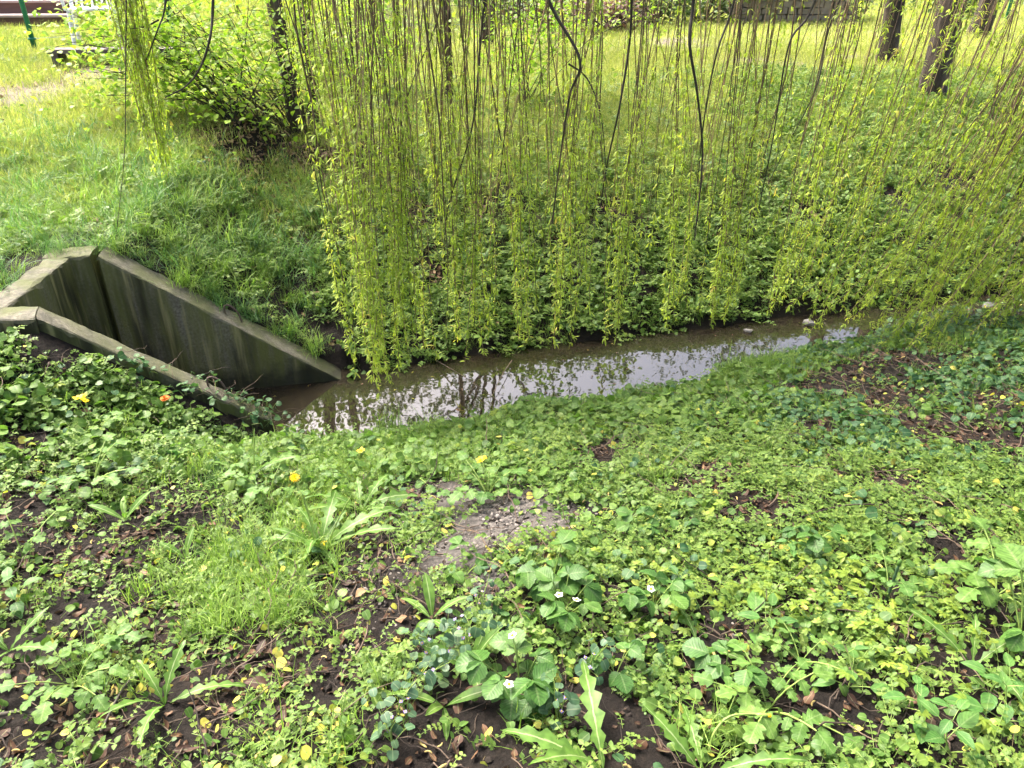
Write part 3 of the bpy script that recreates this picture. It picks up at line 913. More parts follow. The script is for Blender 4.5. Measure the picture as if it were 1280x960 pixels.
def scatter(name, meshes, pts, label, cat, scale=(.8, 1.25), tilt=.12, idx=None, zoff=0.0):
    n = len(pts)
    r = np.random.default_rng(len(name) * 31 + n)
    me = bpy.data.meshes.new(name)
    me.vertices.add(n)
    p = np.array(pts, np.float32).copy(); p[:, 2] += zoff
    me.vertices.foreach_set('co', p.ravel())
    rot = np.stack([r.normal(0, tilt, n), r.normal(0, tilt, n), r.uniform(0, 6.28, n)], 1)
    me.attributes.new('rot', 'FLOAT_VECTOR', 'POINT').data.foreach_set('vector', rot.astype(np.float32).ravel())
    sc = r.uniform(scale[0], scale[1], n)
    me.attributes.new('scl', 'FLOAT', 'POINT').data.foreach_set('value', sc.astype(np.float32))
    ix = (r.integers(0, len(meshes), n) if idx is None else idx).astype(np.int32)
    me.attributes.new('pick', 'INT', 'POINT').data.foreach_set('value', ix)
    me.update()
    o = link(name, me)
    ng = bpy.data.node_groups.new(name, 'GeometryNodeTree')
    ng.interface.new_socket('Geometry', in_out='INPUT', socket_type='NodeSocketGeometry')
    ng.interface.new_socket('Geometry', in_out='OUTPUT', socket_type='NodeSocketGeometry')
    gi = ng.nodes.new('NodeGroupInput'); go = ng.nodes.new('NodeGroupOutput')
    ci = ng.nodes.new('GeometryNodeCollectionInfo')
    ci.inputs['Collection'].default_value = library(meshes)
    ci.inputs['Separate Children'].default_value = True
    ci.inputs['Reset Children'].default_value = True
    iop = ng.nodes.new('GeometryNodeInstanceOnPoints')
    iop.inputs['Pick Instance'].default_value = True
    def na(nm, dt):
        a = ng.nodes.new('GeometryNodeInputNamedAttribute'); a.data_type = dt; a.inputs['Name'].default_value = nm
        return [s for s in a.outputs if s.name == 'Attribute' and s.enabled][0]
    e2r = ng.nodes.new('FunctionNodeEulerToRotation')
    L = ng.links.new
    L(gi.outputs[0], iop.inputs['Points']); L(ci.outputs[0], iop.inputs['Instance'])
    L(na('pick', 'INT'), iop.inputs['Instance Index'])
    L(na('rot', 'FLOAT_VECTOR'), e2r.inputs[0]); L(e2r.outputs[0], iop.inputs['Rotation'])
    L(na('scl', 'FLOAT'), iop.inputs['Scale'])
    L(iop.outputs[0], go.inputs[0])
    md = o.modifiers.new('scatter', 'NODES'); md.node_group = ng
    tag(o, label, cat, kind='stuff')
    return o


def rand_pts(x0, x1, y0, y1, dens, margin=.7):
    n = int((x1 - x0) * (y1 - y0) * dens)
    x = rng.uniform(x0, x1, n); y = rng.uniform(y0, y1, n)
    k = vis(x, y, margin)
    return x[k], y[k]


def zpts(x, y, k):
    x, y = x[k], y[k]
    return np.stack([x, y, terrain(x, y)], 1)


def near_side(x, y):
    return y < np.interp(x, NX, NY)


def uv_of(x, y):
    z = terrain(x, y, False)
    zc = y * cp + (CAM_Z - z) * sp
    return 640 + 960 * x / zc, 480 + 960 * ((CAM_Z - z) * cp - y * sp) / zc


rp_ = lambda s: np.random.default_rng(s)
LIB = {
    'round': [clump('round_cover', 'round', [M['round'], M['stem']], rp_(i), 11, .033) for i in range(8)],
    'yellow': [clump('yellow_cover', 'yellow', [M['yellow'], M['stem_red']], rp_(20 + i), 6, .035) for i in range(6)],
    'dark': [clump('kidney_cover', 'kidney', [M['dark'], M['stem']], rp_(40 + i), 7, .035) for i in range(7)],
    'mid': [clump('nettle_cover', 'kidney', [M['mid'], M['stem']], rp_(60 + i), 7, .035) for i in range(7)],
    'lime': [clump('lime_cover', 'lime', [M['lime'], M['stem']], rp_(80 + i), 5, .035) for i in range(6)],
    'chick': [sprawl('small_cover', [M['chick'], M['stem']], rp_(100 + i), 6, .012) for i in range(8)],
    'grass': [tuft('grass_tuft', M['grass'], rp_(120 + i), 16, .11, .0035, .025, curve=1.1) for i in range(6)],
    'long': [tuft('long_grass', M['grass'] if i % 2 else M['bluegrass'], rp_(140 + i), 26, .26, .0055, .03, curve=1.7, nseg=7) for i in range(6)],
    'lawn': [tuft('lawn_tuft', M['lawn'], rp_(160 + i), 22, .085, .0045, .055, curve=1.0, nseg=4) for i in range(6)],
    'far': [tuft('far_tuft', M['lawn'], rp_(180 + i), 26, .12, .010, .13, curve=1.0, nseg=4) for i in range(5)],
    'sprig': [clump('sprig_a', 'round', [M['round'], M['stem']], rp_(300 + i), 3, .03) for i in range(5)] + [clump('sprig_b', 'yellow', [M['yellow'], M['stem_red']], rp_(310 + i), 2, .03) for i in range(3)] + [sprawl('sprig_c', [M['chick'], M['stem']], rp_(320 + i), 2, .012) for i in range(4)],
    'dead': [dead_leaf('dead_leaf', rp_(200 + i)) for i in range(12)],
    'dead_tan': [dead_leaf('tan_leaf', rp_(340 + i)) for i in range(8)],
    'twig': [twig_mesh('dead_twig', rp_(220 + i), rp_(220 + i).uniform(.06, .25)) for i in range(10)],
    'float': [MB().add(blade(.05, .009, 4, 'lance', fold=.05, curve=.1), 0, T((0, 0, .002)), rnd=.3 + .1 * i).mesh('floating_leaf', [M['yellow']]) for i in range(6)],
    'catkin': [catkin_mesh('catkin', rp_(240 + i)) for i in range(6)],
    'pebble': [lump_mesh('pebble', M['pebble'], rp_(260 + i)) for i in range(5)],
    'clod': [lump_mesh('clod', M['clod'], rp_(270 + i)) for i in range(5)],
}

# ------------------------------------------------------------------ single foreground plants (base in the photo)
SP = [
    # strawberries
    ((650, 870), 11, 1.15, 'largest strawberry plant, two white flowers, bottom centre', [('white', .15, -.03, -.09), ('white', .16, -.02, .06)]),
    ((705, 775), 8, 1.05, 'strawberry plant with white flowers directly above the largest one', [('white', .12, -.02, -.02), ('white', .12, .03, -.04)]),
    ((690, 735), 8, .95, 'dark strawberry plant touching the right edge of the sandy patch', []),
    ((815, 765), 8, 1.0, 'strawberry plant with one flower right of the main strawberry clump', [('white', .12, -.02, -.03)]),
    ((800, 672), 7, .85, 'small strawberry plant right of the sandy patch', []),
    ((583, 720), 5, .75, 'young strawberry plant at the lower edge of the sandy patch', []),
    ((770, 845), 5, .85, 'strawberry plant low among round leaves right of the largest one', []),
    ((905, 850), 4, 1.15, 'strawberry plant with broad pale leaves in the right foreground', []),
    ((1005, 690), 6, .95, 'strawberry-leaved plant amid small weeds right of centre', []),
    ((855, 660), 4, .7, 'tiny strawberry plant on the right-hand weeds', []),
    ((1275, 800), 4, 1.3, 'broad-leaved strawberry plant cut by the right photo edge', []),
]
DN = [
    ('dand', (207, 885), 5, .95, 'lone dandelion rosette on dark soil at lower left', []),
    ('lance', (157, 652), 4, .75, 'two-leaved upright seedling on bare soil at left', []),
    ('dand', (400, 690), 11, 1.4, 'dandelion with one yellow flower on a tall stalk', [('dandelion', .26, -.09, .12), ('dandelion', .02, .02, .02)]),
    ('dand', (452, 640), 9, 1.25, 'dandelion with upright pale stalks left of the sandy patch', []),
    ('dand', (310, 600), 8, 1.3, 'dandelion with tall lit leaves below the near wing wall', []),
    ('dand', (880, 975), 4, 1.1, 'dandelion with closed yellow bud on arched stalk, bottom edge', []),
    ('dand', (1215, 835), 4, 1.1, 'dandelion with one long pale-ribbed leaf at right', []),
    ('dand', (872, 810), 3, .8, 'small dandelion in the weeds right of the strawberries', []),
    ('lance', (540, 775), 6, .95, 'narrow-leaved rosette with lance leaves on the dark soil', []),
    ('lance', (590, 840), 4, 1.0, 'long lance-leaved plant leaning beside the largest strawberry plant', []),
    ('lance', (555, 885), 4, .9, 'low lance-leaved plant below the purple-flowered herbs', []),
    ('dand', (755, 968), 4, 1.3, 'large dandelion leaves cut by the bottom edge', []),
    ('dand', (12, 815), 5, .9, 'dandelion at the left photo edge', []),
    ('lance', (232, 700), 3, .7, 'small lance-leaved seedling at the grass patch edge', []),
    ('dand', (345, 640), 5, .8, 'dandelion leaves in the shade left of the yellow flower', []),
]
CL = [
    ((118, 608), 9, 1.15, 'pale celandine clump with fanned stalks under the near wing wall', [], .0),
    ((122, 548), 8, 1.0, 'celandine with two bright yellow flowers left of the culvert wall', [('yellow4', .19, -.06, .04), ('yellow4', .185, -.025, .03), ('yellow4', .19, -.04, .06)], 0),
    ((290, 590), 6, .9, 'celandine tuft between the wing wall and the dandelions', [], 0),
    ((610, 622), 9, 1.1, 'bright celandine clump with yellow flower above the sandy patch', [('yellow4', .17, -.03, .03), ('yellow4', .165, -.02, .05)], 0),
    ((335, 625), 8, 1.1, 'bluish celandine clump left of the yellow dandelion flower', [], 0),
    ((960, 890), 8, 1.15, 'lobed pale celandine in the lower right foreground', [], 0),
    ((1245, 745), 7, 1.3, 'large celandine leaves near the right photo edge', [], 0),
    ((95, 860), 8, 1.0, 'celandine with lobed leaves on dark soil at lower left', [], 0),
    ((130, 815), 5, .85, 'small celandine above the lower left celandine clump', [], 0),
    ((440, 600), 7, 1.0, 'celandine clump at the water edge right of the dandelions', [('yellow4', .14, .05, .04)], 0),
    ((520, 600), 7, 1.0, 'celandine clump above left of the sandy patch', [], 0),
    ((30, 700), 6, 1.0, 'celandine clump at the left photo edge', [], 0),
    ((215, 545), 6, .8, 'celandine with one orange flower beside the near wing wall', [('orange', .16, -.04, .10)], 0),
    ((1110, 740), 5, .9, 'celandine leaves around the grey-green upright spike', [], 0),
    ((1000, 830), 5, .8, 'celandine leaves amid the lime yellow foliage', [], 0),
]
OV = [
    ((1190, 945), 8, 1.0, .10, 'smooth oval-leaved plant in the bottom right corner'),
    ((1150, 890), 6, .95, .09, 'oval-leaved plant with one upright pointed leaf, lower right'),
    ((1255, 905), 6, 1.1, .10, 'oval-leaved plant at the right edge near the bottom corner'),
    ((990, 700), 8, .75, .10, 'dark oval leaflets beside the strawberry-leaved plant'),
    ((1060, 860), 6, .9, .09, 'oval-leaved plant amid the lime foliage at lower right'),
    ((940, 790), 6, .95, .08, 'oval-leaved plant right of the broad pale strawberry leaves'),
    ((20, 760), 8, 1.0, .12, 'oval-leaved nettle at the left photo edge'),
    ((60, 625), 6, .8, .08, 'oval-leaved nettle on the soil left of the celandine clump'),
    ((850, 740), 6, .8, .06, 'three-leaved oval sprout below the right-hand strawberry plant'),
    ((0, 285), 6, 1.1, .12, 'leafy sprig poking in from the left photo edge'),
    ((1235, 870), 6, .9, .09, 'oval-leaved plant under the pale-ribbed dandelion leaf'),
]
GI = [((560, 845), 'tallest purple-flowered ground ivy on the dark soil'), ((585, 825), 'ground ivy between the lance leaf and the dark soil'), ((535, 830), 'ground ivy at the left of the purple-flowered patch'),
      ((575, 800), 'ground ivy at the top of the purple-flowered patch'), ((510, 905), 'ground ivy with purple flowers near the bottom edge, left of centre'), ((540, 870), 'ground ivy low under the purple-flowered patch'),
      ((600, 770), 'ground ivy at the lower end of the sandy patch'), ((700, 905), 'ground ivy below the largest strawberry plant'), ((735, 850), 'ground ivy with purple flower right of the largest strawberry plant'), ((490, 930), 'ground ivy closest to the bottom edge, left of centre')]

EXCL = [(P(*q[0]), .10 * q[2]) for q in SP] + [(P(*q[1]), .11 * q[3]) for q in DN] + [(P(*q[0]), .09 * q[2]) for q in CL] + [(P(*q[0]), .065 * q[2]) for q in OV] + [(P(*q[0]), .05) for q in GI]


def crowd(x, y):
    b = np.zeros_like(x)
    for p, r in EXCL:
        b = np.maximum(b, np.exp(-((x - p[0]) ** 2 + (y - p[1]) ** 2) / (r * r)))
    return b

# ------------------------------------------------------------------ near bank cover
x, y = rand_pts(-4.2, 6.4, .55, 6.2, 1700)
land = (chan(x, y) > 0.02) & near_side(x, y)
x, y = x[land], y[land]
u, v = uv_of(x, y)
B = bare(x, y)
cov = np.clip(1.12 - .35 * sstep(960, 1080, u) * sstep(570, 530, v) - 2.0 * B + .40 * noise2(x, y, .28, 5) + .50 * noise2(x, y, .11, 9) - .08, 0.03, 1) * (1 - .95 * crowd(x, y))
dn = (np.interp(x, NX, NY) - y)
nA = noise2(x, y, .7, 1); nB = noise2(x, y, .5, 3); nC = noise2(x, y, .9, 6)
rr = rng.uniform(0, 1, len(x))
w = {}
w['mid'] = 1.8 * sstep(1.5, .3, dn) * sstep(1200, 900, u) + .12 * (nA > .3)
w['dark'] = 3.2 * sstep(930, 1060, u) * sstep(590, 530, v) + .18 * sstep(500, 300, u) * sstep(650, 520, v) + .05
w['chick'] = .75 - .6 * sstep(930, 1060, u) * sstep(580, 530, v) + 1.6 * sstep(650, 850, u) * sstep(760, 640, v) * sstep(520, 580, v) * (.6 + .5 * nB) + .8 * sstep(520, 380, u) * (nB > .1)
w['round'] = .8 + .5 * sstep(450, 330, u) * sstep(620, 560, v) + .6 * nC + .8 * sstep(700, 900, v) + .4 * sstep(640, 760, u)
w['yellow'] = .03 + .7 * sstep(860, 920, v) * sstep(520, 420, u) + .55 * sstep(400, 200, u) * sstep(560, 720, v) * (.5 + nA) + .55 * sstep(840, 930, v) * sstep(760, 620, u) + .35 * np.exp(-((u - 820) / 110) ** 2 - ((v - 690) / 22) ** 2)
w['lime'] = .05 + 1.1 * np.exp(-((u - 1040) / 170) ** 2 - ((v - 770) / 60) ** 2) + .25 * sstep(900, 1100, u) * sstep(700, 800, v)
keys = list(w)
Wt = np.stack([np.clip(w[k], 0.0, None) for k in keys], 1)
cw = np.cumsum(Wt, 1) / Wt.sum(1, keepdims=True)
pick = (rng.uniform(0, 1, len(x))[:, None] > cw).sum(1)
dens = {'mid': .42, 'dark': .40, 'chick': .34, 'round': .38, 'yellow': .36, 'lime': .42}
lightcov = (1 + .35 * sstep(420, 330, u) * sstep(600, 540, v)) * (1 - .55 * sstep(520, 380, u) * sstep(560, 640, v))
keep = rr < cov * np.array([dens[k] for k in keys])[pick] * lightcov
NSC = {'mid': (.7, 1.15), 'dark': (.6, 1.1), 'chick': (.8, 1.4), 'round': (.45, .95), 'yellow': (.5, 1.0), 'lime': (.6, 1.05)}
NAMES = {
    'mid': ('leafy_ground_cover', 'fresh green leafy ground cover along the near water edge', 'ground cover'),
    'dark': ('dark_ground_cover', 'dark green crenate-leaved ground cover on the shaded near bank', 'ground cover'),
    'chick': ('tiny_leaf_ground_cover', 'tiny-leaved pale green weeds carpeting the near bank', 'ground cover'),
    'round': ('round_leaf_ground_cover', 'small round-leaved green weeds carpeting the near bank', 'ground cover'),
    'yellow': ('yellowing_ground_cover', 'yellowing small leaves scattered over the foreground soil', 'ground cover'),
    'lime': ('lime_ground_cover', 'lime yellow lobed leaves in the right foreground', 'ground cover'),
}
for i, k in enumerate(keys):
    s = keep & (pick == i)
    scatter(NAMES[k][0], LIB[k], zpts(x, y, s), NAMES[k][1], NAMES[k][2], scale=NSC[k], tilt=.22)

# single seedlings on the open soil
x, y = rand_pts(-4.2, 6.4, .55, 6.2, 1500)
land = (chan(x, y) > 0.02) & near_side(x, y); x, y = x[land], y[land]
u, v = uv_of(x, y)
q = rng.uniform(0, 1, len(x))
pr_ = (.07 + .24 * sstep(560, 400, u) * sstep(540, 620, v) + .12 * (noise2(x, y, .2, 4) > .1)) * (1 - .9 * bare(x, y, ('sand',))) * (1 - .6 * bare(x, y, ('soil', 'litter'))) * (1 - .9 * crowd(x, y))
ixs = rng.integers(0, len(LIB['sprig']), len(x))
scatter('seedlings', LIB['sprig'], zpts(x, y, q < pr_), 'scattered tiny green and yellow seedlings on the open soil', 'seedlings', scale=(.5, 1.15), tilt=.3, zoff=.002)

# short grass between the weeds
x, y = rand_pts(-4.2, 6.4, .55, 6.2, 900)
land = (chan(x, y) > 0.0) & near_side(x, y); x, y = x[land], y[land]
u, v = uv_of(x, y)
gz = np.zeros_like(x)
for (uu, vv, ru, rv, a) in [(310, 740, 120, 65, 1.1), (230, 770, 70, 45, .6), (390, 660, 80, 50, .9), (430, 590, 60, 25, .8), (150, 540, 60, 20, .4), (520, 560, 50, 20, .5), (80, 500, 60, 20, .3), (300, 565, 70, 20, .6), (490, 525, 60, 18, 1), (270, 590, 60, 25, .6), (400, 900, 160, 60, .45), (950, 455, 70, 18, 1), (1090, 420, 60, 15, .6),
                            (780, 500, 60, 8, .5), (560, 530, 60, 12, .6), (870, 930, 40, 30, .4), (330, 690, 80, 30, .6), (120, 870, 140, 40, .15), (1180, 430, 100, 14, .5)]:
    gz = np.maximum(gz, a * np.exp(-((u - uu) / ru) ** 2 - ((v - vv) / rv) ** 2))
s = rng.uniform(0, 1, len(x)) < (gz * .62 + .012) * np.clip(1.05 - 1.3 * bare(x, y), 0, 1)
scatter('short_grass', LIB['grass'], zpts(x, y, s), 'short bright grass growing in patches among the weeds', 'grass', scale=(.6, 1.3), tilt=.15)

# litter on the near bank
x, y = rand_pts(-4.2, 6.4, .55, 6.2, 1000)
land = (chan(x, y) > 0.02) & near_side(x, y); x, y = x[land], y[land]
Bl = bare(x, y, ('litter',)); Bs = bare(x, y, ('soil',)); Bd = bare(x, y, ('sand',))
q = rng.uniform(0, 1, len(x))
scatter('leaf_litter', LIB['dead'], zpts(x, y, q < .22 + .8 * Bl + .4 * Bs - .3 * Bd), 'dead brown leaf litter lying on the near bank', 'leaf litter', scale=(.22, .95), tilt=.4, zoff=.004)
q = rng.uniform(0, 1, len(x))
scatter('twig_litter', LIB['twig'], zpts(x, y, q < .10 + .2 * Bl + .16 * Bs), 'thin dead twigs strewn over the near bank', 'twigs', scale=(.5, 1.2), tilt=.12, zoff=.006)
q = rng.uniform(0, 1, len(x)); u, v = uv_of(x, y)
scatter('fallen_catkins', LIB['catkin'], zpts(x, y, q < .012 + .06 * sstep(720, 900, v) * sstep(650, 350, u)), 'curled tan catkins fallen on the foreground soil', 'catkins', scale=(.6, 1.1), tilt=.2, zoff=.012)
q = rng.uniform(0, 1, len(x))
scatter('soil_clods', LIB['clod'], zpts(x, y, q < .12 + .9 * Bs + .6 * Bl + .5 * Bd), 'dark crumbs of soil on the bare patches', 'soil', scale=(.003, .014), tilt=.5)
x, y = rand_pts(-1.2, .9, 1.6, 3.4, 9000)
Bd = bare(x, y, ('sand',))
scatter('grit', LIB['pebble'], zpts(x, y, rng.uniform(0, 1, len(x)) < .42 * Bd + .10 * bare(x, y, ('soil',))), 'pale grit and small stones on the bare sandy patch', 'grit', scale=(.0018, .0085), tilt=.5)

# weeds and dead stems creeping along the low end of the near wing wall
wr = rp_(55)
tt_ = np.concatenate([wr.uniform(.62, 1.08, 46), wr.uniform(.3, .6, 10)])
off_ = np.concatenate([wr.uniform(-.06, .17, 46), wr.uniform(-.06, .03, 10)])
wp = no0[None] + (no1 - no0)[None] * tt_[:, None] + near_n[None] * off_[:, None]
wzv = np.where(tt_ <= 1, .078 - .838 * tt_, -.8) - .01
scatter('wall_weeds', LIB['dark'] + LIB['twig'][4:9] + LIB['twig'][4:9], np.concatenate([wp, wzv[:, None]], 1), 'small creeping weeds and dead stems on the near wing wall end', 'weeds', scale=(.6, 1.1), tilt=.35, zoff=.01)

x = rng.uniform(-2.4, 4.5, 900); y = rng.uniform(3.4, 6.2, 900)
k_ = (chan(x, y) < -.04) & (rng.uniform(0, 1, 900) < .35 + .4 * (noise2(x, y, .3, 2) > .3))
scatter('floating_leaves', LIB['dead'] + LIB['float'] * 2, np.stack([x[k_], y[k_], np.full(k_.sum(), WATER + .002)], 1), 'narrow leaves and scraps floating on the stream', 'floating leaves', scale=(.25, .6), tilt=.02)

# ------------------------------------------------------------------ far bank cover
x, y = rand_pts(-6.5, 10.5, 4.3, 10.5, 700, .5)
land = (chan(x, y) > 0.05) & ~near_side(x, y); x, y = x[land], y[land]
u, v = uv_of(x, y)
B = bare(x, y)
df = (y - np.interp(x, FX, FY)) * .958
cov = np.clip(1.1 - 1.3 * B + .3 * noise2(x, y, .6, 5), 0, 1) * (1 - .75 * sstep(6.4, 7.8, y - .25 * x) * sstep(960, 880, u)) * np.where(x < -2.84, 1, np.clip(.5 + .9 * sstep(.0, .25, df), 0, 1))
nA = noise2(x, y, .8, 1); nB = noise2(x, y, .6, 3)
leftg = np.maximum(sstep(470, 330, u) * sstep(.2, .5, df), (x < -2.84) * 1.0)
w = {
    'mid': .22 + .2 * nA,
    'lime': .25 + .2 * nA + .35 * sstep(850, 1000, u),
    'dark': .02 + .35 * sstep(1000, 1100, u) * sstep(330, 260, v) * sstep(110, 150, v),
    'chick': 1.3 + .3 * nB,
    'round': .4 + .3 * nA,
    'grass': .8 + 2.2 * leftg + .4 * sstep(250, 120, v),
}
keys = list(w)
Wt = np.stack([np.clip(w[k], 0.02, None) for k in keys], 1); cw = np.cumsum(Wt, 1) / Wt.sum(1, keepdims=True)
pick = (rng.uniform(0, 1, len(x))[:, None] > cw).sum(1)
keep = rng.uniform(0, 1, len(x)) < cov * np.where((keys_g := (pick == keys.index('grass'))), .8, .62 * (1 - .45 * sstep(440, 330, u)))
FN = {
    'mid': ('far_bank_ground_cover', 'fresh green leafy weeds covering the far bank', 'ground cover'),
    'dark': ('far_bank_dark_cover', 'dark green low plants on the shaded far slope', 'ground cover'),
    'lime': ('far_bank_lime_cover', 'yellow-green lobed weeds mixed into the far bank cover', 'ground cover'),
    'chick': ('far_bank_tiny_cover', 'pale tiny-leaved weeds on the far bank', 'ground cover'),
    'round': ('far_bank_round_cover', 'small round leaves scattered on the far bank', 'ground cover'),
    'grass': ('far_bank_grass', 'grass growing on the far bank above the wing wall', 'grass'),
}
for i, k in enumerate(keys):
    scatter(FN[k][0], LIB[k], zpts(x, y, keep & (pick == i)), FN[k][1], FN[k][2], scale=(1.0, 1.9) if k == 'chick' else (.6, 1.2), tilt=.3)
q = rng.uniform(0, 1, len(x)); Bl = bare(x, y, ('litter',))
for me_ in LIB['dead_tan']:
    me_.materials[0] = M['tan']
scatter('far_leaf_litter', LIB['dead_tan'], zpts(x, y, q < .05 + .95 * Bl), 'brown leaf litter on the far bank under the shrubs', 'leaf litter', scale=(.7, 1.4), tilt=.35, zoff=.006)

# long grass above and left of the wing wall
x, y = rand_pts(-6, -.6, 3.4, 9, 200, .5)
land = (chan(x, y) > -0.02) & (~near_side(x, y) | (x < -2.85)); x, y = x[land], y[land]
u, v = uv_of(x, y)
q = rng.uniform(0, 1, len(x))
den = .6 * sstep(460, 340, u) * sstep(150, 230, v) * sstep(480, 360, v) * np.clip(1 - 1.2 * bare(x, y, ('soil', 'litter')), 0, 1) * (.7 + .5 * noise2(x, y, .5, 2))
scatter('long_bank_grass', LIB['long'], zpts(x, y, q < den), 'long arching grass on the bank behind the wing wall', 'grass', scale=(.6, 1.15), tilt=.2)

# lawn
x, y = rand_pts(-13, 16, 5.2, 13, 340, .5)
u, v = uv_of(x, y)
Bp = bare(x, y)
lw = np.maximum(sstep(5.9, 7.2, y - .25 * x) * (1 - .6 * sstep(880, 980, u) * sstep(60, 110, v)), sstep(-2.4, -3.4, x) * sstep(4.6, 5.6, y))
scatter('lawn_grass', LIB['lawn'], zpts(x, y, (chan(x, y) > .3) & (rng.uniform(0, 1, len(x)) < lw * np.clip(1 - .9 * Bp, 0, 1) * .8)), 'short pale lawn grass beyond the far bank', 'grass', scale=(.8, 1.5), tilt=.15)
x, y = rand_pts(-28, 34, 12, 30, 30, 1)
Bp = bare(x, y)
scatter('distant_lawn_grass', LIB['far'], zpts(x, y, rng.uniform(0, 1, len(x)) < np.clip(1 - 1.3 * Bp, 0, 1)), 'bright distant lawn grass in front of the garden', 'grass', scale=(.7, 1.3), tilt=.15)

# grass hanging over the backs of the far wing wall and the headwall
wr = rp_(56)
ta_ = wr.uniform(.02, 1.5, 70); oa_ = wr.uniform(.19, .27, 70)
g1 = A0[None] + dF[None] * ta_[:, None] + nF[None] * oa_[:, None]
g2 = np.stack([wr.uniform(-2.84, -2.72, 36), wr.uniform(3.35, 4.5, 36)], 1)
gp = np.concatenate([g1, g2])
scatter('wall_top_grass', LIB['long'] + LIB['grass'], np.concatenate([gp, (terrain(gp[:, 0], gp[:, 1]) - .01)[:, None]], 1), 'grass hanging over the back edge of the culvert walls', 'grass', scale=(.4, .85), tilt=.35)

# ------------------------------------------------------------------ weeping willow
WILLOW = (5.6, 1.6)
wz = float(terrain(*WILLOW))
willow = empty('weeping_willow', (*WILLOW, wz))
tag(willow, 'weeping willow with long leafy strands hanging over the stream', 'tree')
W_INV = Matrix.Translation(willow.location).inverted()


def wadd(o):
    o.parent = willow
    o.matrix_parent_inverse = W_INV
    return o


def bark_tube(P_, r_, sides=12, seed=0, amp=.08):
    V, F, A = tube(P_, r_, sides)
    rr_ = np.random.default_rng(seed)
    n = len(P_)
    C = np.repeat(np.asarray(P_, float), sides, 0)
    k = 1 + amp * noise2(np.tile(np.arange(sides) / sides * 6.28, n), np.repeat(np.linspace(0, 6, n), sides), 1.2, seed)
    return C + (V - C) * k[:, None], F, A


mb = MB()
tr = spline([(5.6, 1.6, wz - .2), (5.62, 1.62, .5), (5.5, 1.7, 1.6), (5.3, 1.85, 2.6)], 22)
mb.add(bark_tube(tr, np.concatenate([np.linspace(.48, .34, 5), np.linspace(.33, .24, 17)]), 16, 1))
wadd(mb.build('trunk', M['bark']))
BOUGHS = [
    [(5.3, 1.85, 2.5), (4.2, 2.9, 3.6), (2.6, 3.9, 4.0), (.6, 4.5, 3.7), (-1.2, 4.7, 3.2), (-2.6, 4.9, 2.9)],
    [(5.3, 1.85, 2.5), (4.6, 3.2, 3.4), (3.4, 4.6, 3.6), (1.4, 5.2, 3.5), (-.6, 5.4, 3.1)],
    [(5.3, 1.85, 2.5), (5.2, 3.2, 3.2), (4.8, 4.6, 3.4), (4.0, 5.5, 3.3), (2.4, 5.8, 3.1)],
    [(5.3, 1.85, 2.5), (5.8, 3.0, 3.4), (6.0, 4.6, 3.6), (5.4, 6.2, 3.2)],
    [(5.3, 1.85, 2.5), (6.4, 1.0, 3.8), (7.2, -.4, 4.2)],
    [(4.2, 2.9, 3.6), (2.6, 3.3, 4.4), (.8, 4.0, 4.5), (-1.0, 4.3, 3.9), (-2.2, 4.6, 3.5)],
]
bpts = []
for i, b in enumerate(BOUGHS):
    p = spline(b, 30)
    bpts.append(p)
    mb = MB(); mb.add(bark_tube(p, np.linspace(.16 if i < 5 else .09, .02, 30), 10, i + 2, .06))
    wadd(mb.build('bough', M['bark']))
bpts = np.concatenate(bpts)


def strand(L, r, dense=1.0, leaf_from=.15, sweep=0.0):
    """(twig geometry, foliage geometry) of one hanging strand, from the origin down to z = -L"""
    n = 22
    t = np.linspace(0, 1, n)
    ax, ay = r.uniform(-.085, .085, 2)
    px = ax * np.sin(t * r.uniform(2, 5) + r.uniform(0, 6)) + .012 * np.sin(t * 19 + r.uniform(0, 6))
    py = ay * np.sin(t * r.uniform(2, 5) + r.uniform(0, 6))
    px = px - sweep * t ** 2.6; py = py - .25 * abs(sweep) * t ** 2.6
    px -= px[0]; py -= py[0]
    pts = np.stack([px, py, -L * t], 1)
    tw, fo = MB(), MB()
    tw.add(tube(pts, np.linspace(.0050, .0014, n) * r.uniform(.8, 1.3), 4))
    lines = [(pts, 0.0, 1.0)]
    for k in range(r.integers(1, 4)):
        t0 = r.uniform(.2, .75); ln = r.uniform(.25, .7)
        i0 = int(t0 * (n - 1))
        az = r.uniform(0, 6.28); s = np.linspace(0, 1, 9)
        off = ln * .16 * np.sin(s * 1.5)
        bp = pts[i0] + np.stack([np.cos(az) * off, np.sin(az) * off, -ln * s], 1)
        tw.add(tube(bp, np.linspace(.0018, .0008, 9), 3))
        lines.append((bp, t0, min(1.0, t0 + ln / L)))
    for ptsl, ta, tb in lines:
        seg = np.linalg.norm(np.diff(ptsl, axis=0), axis=1).sum()
        m = int(seg / .027)
        for j in range(m):
            f = (j + r.uniform(0, 1)) / m
            tt = ta + (tb - ta) * f
            pr = np.clip((tt - leaf_from) * 2.0, .07, 1.0) * dense
            if r.uniform() > pr:
                continue
            x_ = f * (len(ptsl) - 1); i = min(int(x_), len(ptsl) - 2)
            p = ptsl[i] * (1 - (x_ - i)) + ptsl[i + 1] * (x_ - i)
            az = r.uniform(0, 6.28); q = np.clip(r.beta(1.6, 2.4), 0, 1)
            if r.uniform() < .06: q = 1.0
            for h in range(r.integers(3, 6)):
                LL = r.uniform(.022, .058); el = r.uniform(-1.15, .5)
                g = blade(LL, LL * r.uniform(.16, .24), 4, 'lance', fold=.25, curve=r.uniform(.2, 1.2), start=el)
                fo.add(g, 0, T(p, rz=az + r.normal(0, .8)), rnd=np.clip(q + r.uniform(-.12, .12), 0, 1))
    return tw, fo


